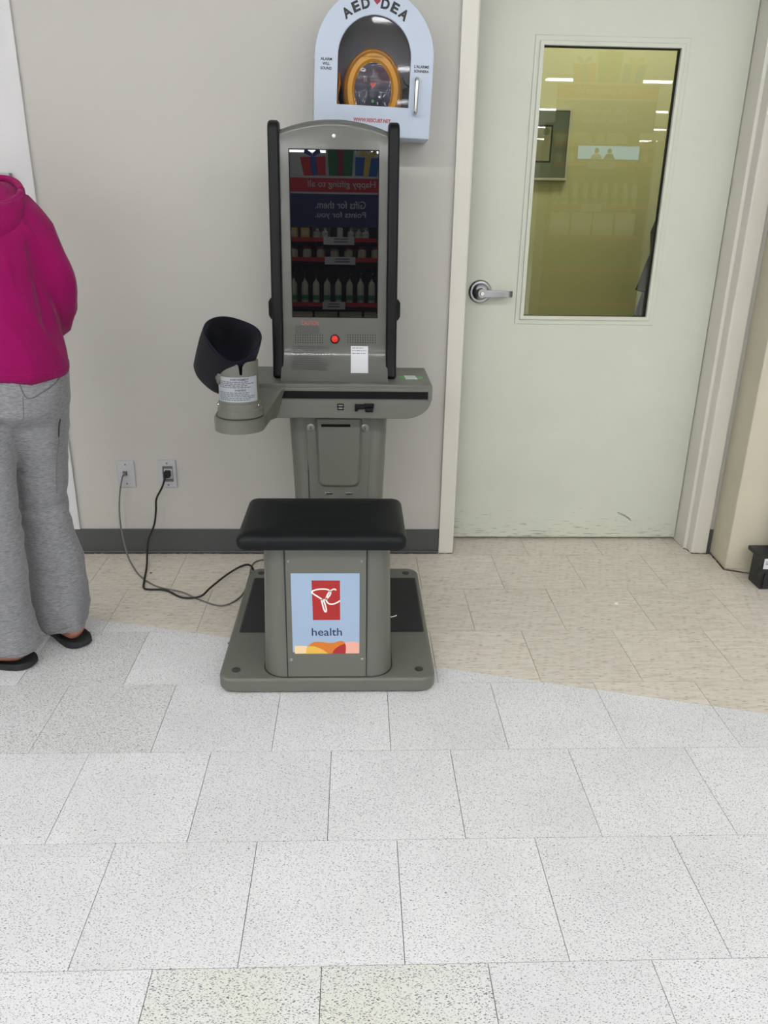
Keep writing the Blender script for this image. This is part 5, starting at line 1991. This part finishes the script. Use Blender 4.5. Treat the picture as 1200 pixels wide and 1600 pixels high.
hz = 0.863
tor = [(V((-0.152, -0.668, hz - 0.012)), 0.170, 0.135, BA, (0.0, 0.02)), (V((-0.152, -0.666, hz + 0.012)), 0.170, 0.135, BA, (0.0, 0.02)), (V((-0.155, -0.660, hz + 0.05)), 0.168, 0.134, BA), (V((-0.158, -0.645, 0.97)), 0.156, 0.134, BA),
       (V((-0.165, -0.622, 1.06)), 0.148, 0.138, BA), (V((-0.175, -0.590, 1.15)), 0.146, 0.140, BA), (V((-0.185, -0.558, 1.22)), 0.150, 0.132, BA), (V((-0.195, -0.530, 1.275)), 0.138, 0.112, BA),
       (V((-0.205, -0.515, 1.315)), 0.110, 0.085, BA), (V((-0.212, -0.500, 1.345)), 0.072, 0.062, BA)]
slR = limb([V((-0.130, -0.53, 1.250)), V((-0.085, -0.540, 1.215)), V((-0.048, -0.555, 1.150)), V((-0.026, -0.560, 1.090)), V((-0.036, -0.545, 1.030)), V((-0.068, -0.510, 0.975)), V((-0.120, -0.450, 0.970)), V((-0.175, -0.405, 0.995))],
           [0.082, 0.072, 0.065, 0.062, 0.060, 0.056, 0.050, 0.040], 24, 6)
slL = limb([V((-0.27, -0.57, 1.25)), V((-0.315, -0.59, 1.215)), V((-0.35, -0.61, 1.15)), V((-0.37, -0.61, 1.09)), V((-0.365, -0.59, 1.03)), V((-0.35, -0.54, 0.975)), V((-0.33, -0.48, 0.970)), V((-0.308, -0.435, 0.995))],
           [0.082, 0.072, 0.065, 0.062, 0.060, 0.056, 0.050, 0.040], 24, 6)


def ridge(q):
    return 1 - 2 * abs(noise.noise(q))


def hood_fold(p, nn_):
    f = 0.008 * noise.noise(V((p.x * 7, p.y * 7, p.z * 4))) + 0.0045 * ridge(V((p.x * 11 + p.z * 5, p.y * 11, p.z * 4 - p.x * 3))) ** 3
    s_ = (p - HP).dot(bu)
    # armhole crease and side drape
    f -= 0.012 * math.exp(-((s_ - (0.128 + 0.10 * (1.06 - p.z))) / 0.012) ** 2) * max(0, min(1, (p.z - 0.95) / 0.05)) * max(0, min(1, (1.23 - p.z) / 0.05))
    f += 0.0025 * sin(42 * (s_ + 0.4 * (p.z - 1.0))) * max(0, min(1, (1.02 - p.z) / 0.1))
    if p.z < hz + 0.020:
        f += 0.0015
    return f


hood_body = remesh('hoodie', [loft(tor, 44, 2.3), slR, slL], 0.008, 'hoodie', PR, 3, hood_fold)
hbv = bvh_of(hood_body)
pts = []
for k in range(15):
    a = BA + pi + pi * k / 14
    pts.append(V((-0.152, -0.668, hz + 0.012)) + V((cos(a) * 0.20, sin(a) * 0.18, 0)))
seam_on(hbv, pts, 0.0012, 'hem_stitch', 'hoodie_rib', hood_body, lift=0.0)

# the hood lying on the back: a slack pouch with an open rim
vs, fs = [], []
hc_ = V((-0.170, -0.632, 1.212))
rings_h = 15
NH = 40
for i in range(rings_h):
    t = i / (rings_h - 1)                      # 0 rim .. 1 tip hanging at the back
    cx_ = hc_ + bf * (0.060 - 0.090 * t) + V((0, 0, 0.112 - 0.190 * t))
    rr = 0.096 * (1 - t ** 3.2) ** 0.5 + 0.001
    for k in range(NH):
        a = 2 * pi * k / NH
        x, y = cos(a), sin(a)
        p = cx_ + bu * (rr * 1.05 * x) + bf * (rr * 0.80 * y) + V((0, 0, 0.030 * y * (1 - t)))
        p += V((0, 0, 1)) * 0.010 * sin(2 * a + 3 * t) * (1 - t)
        wr = 0.007 * sin(9 * t + 1.3 * sin(a)) * (0.3 + t)
        p += (bu * x + bf * y) * wr
        vs.append(p)
for i in range(rings_h - 1):
    for k in range(NH):
        fs.append((i * NH + k, i * NH + (k + 1) % NH, (i + 1) * NH + (k + 1) % NH, (i + 1) * NH + k))
fs.append(tuple((rings_h - 1) * NH + k for k in range(NH)))
hood = mk('hood', vs, fs, 'hoodie', PR, smooth=True)
sd = hood.modifiers.new('s', 'SOLIDIFY')
sd.thickness = 0.010
sd.offset = -1
rimp = [v for v in vs[:NH]] + [vs[0]]
rv, rf = tube_geo(rimp, 0.0085, 10)
mk('hood_rim', rv, rf, 'hoodie_rib', hood, smooth=True)
fold_p = [vs[7 * NH + k] for k in range(22, 39)]
rv, rf = tube_geo([V(p) - bf * 0.003 for p in fold_p], [0.002 + 0.008 * sin(pi * i / 16) for i in range(17)], 10)
mk('hood_fold', rv, rf, 'hoodie', hood, smooth=True)

# flip-flops
for (h, t) in ((RH, RT), (LH, LT)):
    d = (t - h)
    d.z = 0
    d.normalize()
    s = V((-d.y, d.x, 0))
    outline = []
    prof_ = [(-0.050, 0.004), (-0.047, 0.020), (-0.036, 0.034), (-0.015, 0.042), (0.02, 0.043), (0.07, 0.040), (0.12, 0.044), (0.165, 0.050), (0.20, 0.047), (0.222, 0.034), (0.232, 0.014)]
    for (a, b) in prof_:
        outline.append((a, b))
    for (a, b) in reversed(prof_):
        outline.append((a, -b))
    n = len(outline)
    vs = []
    for (z, gsc) in ((0.0005, 0.94), (0.006, 1.0), (0.018, 1.0), (0.024, 0.97)):
        for (a, b) in outline:
            p = h + d * (a * gsc + (1 - gsc) * 0.09) + s * (b * gsc)
            vs.append((p.x, p.y, z))
    # dished footbed
    for (a, b) in outline:
        p = h + d * (a * 0.86 + 0.14 * 0.09) + s * (b * 0.80)
        vs.append((p.x, p.y, 0.017))
    fs = [tuple(range(n))] + [(l * n + k, l * n + (k + 1) % n, (l + 1) * n + (k + 1) % n, (l + 1) * n + k) for l in range(4) for k in range(n)] + [tuple(4 * n + k for k in range(n))]
    sole = mk('flip_flop', vs, fs, 'foam', PR, smooth=True)
    toe = h + d * 0.165 + V((0, 0, -0.018))
    for sg in (-1, 1):
        tube('strap', [h + d * 0.05 + s * sg * 0.038 + V((0, 0, -0.028)), h + d * 0.09 + s * sg * 0.033 + V((0, 0, 0.010)), h + d * 0.135 + s * sg * 0.014 + V((0, 0, 0.016)), toe], 0.006, 'foam', sole, n=8)
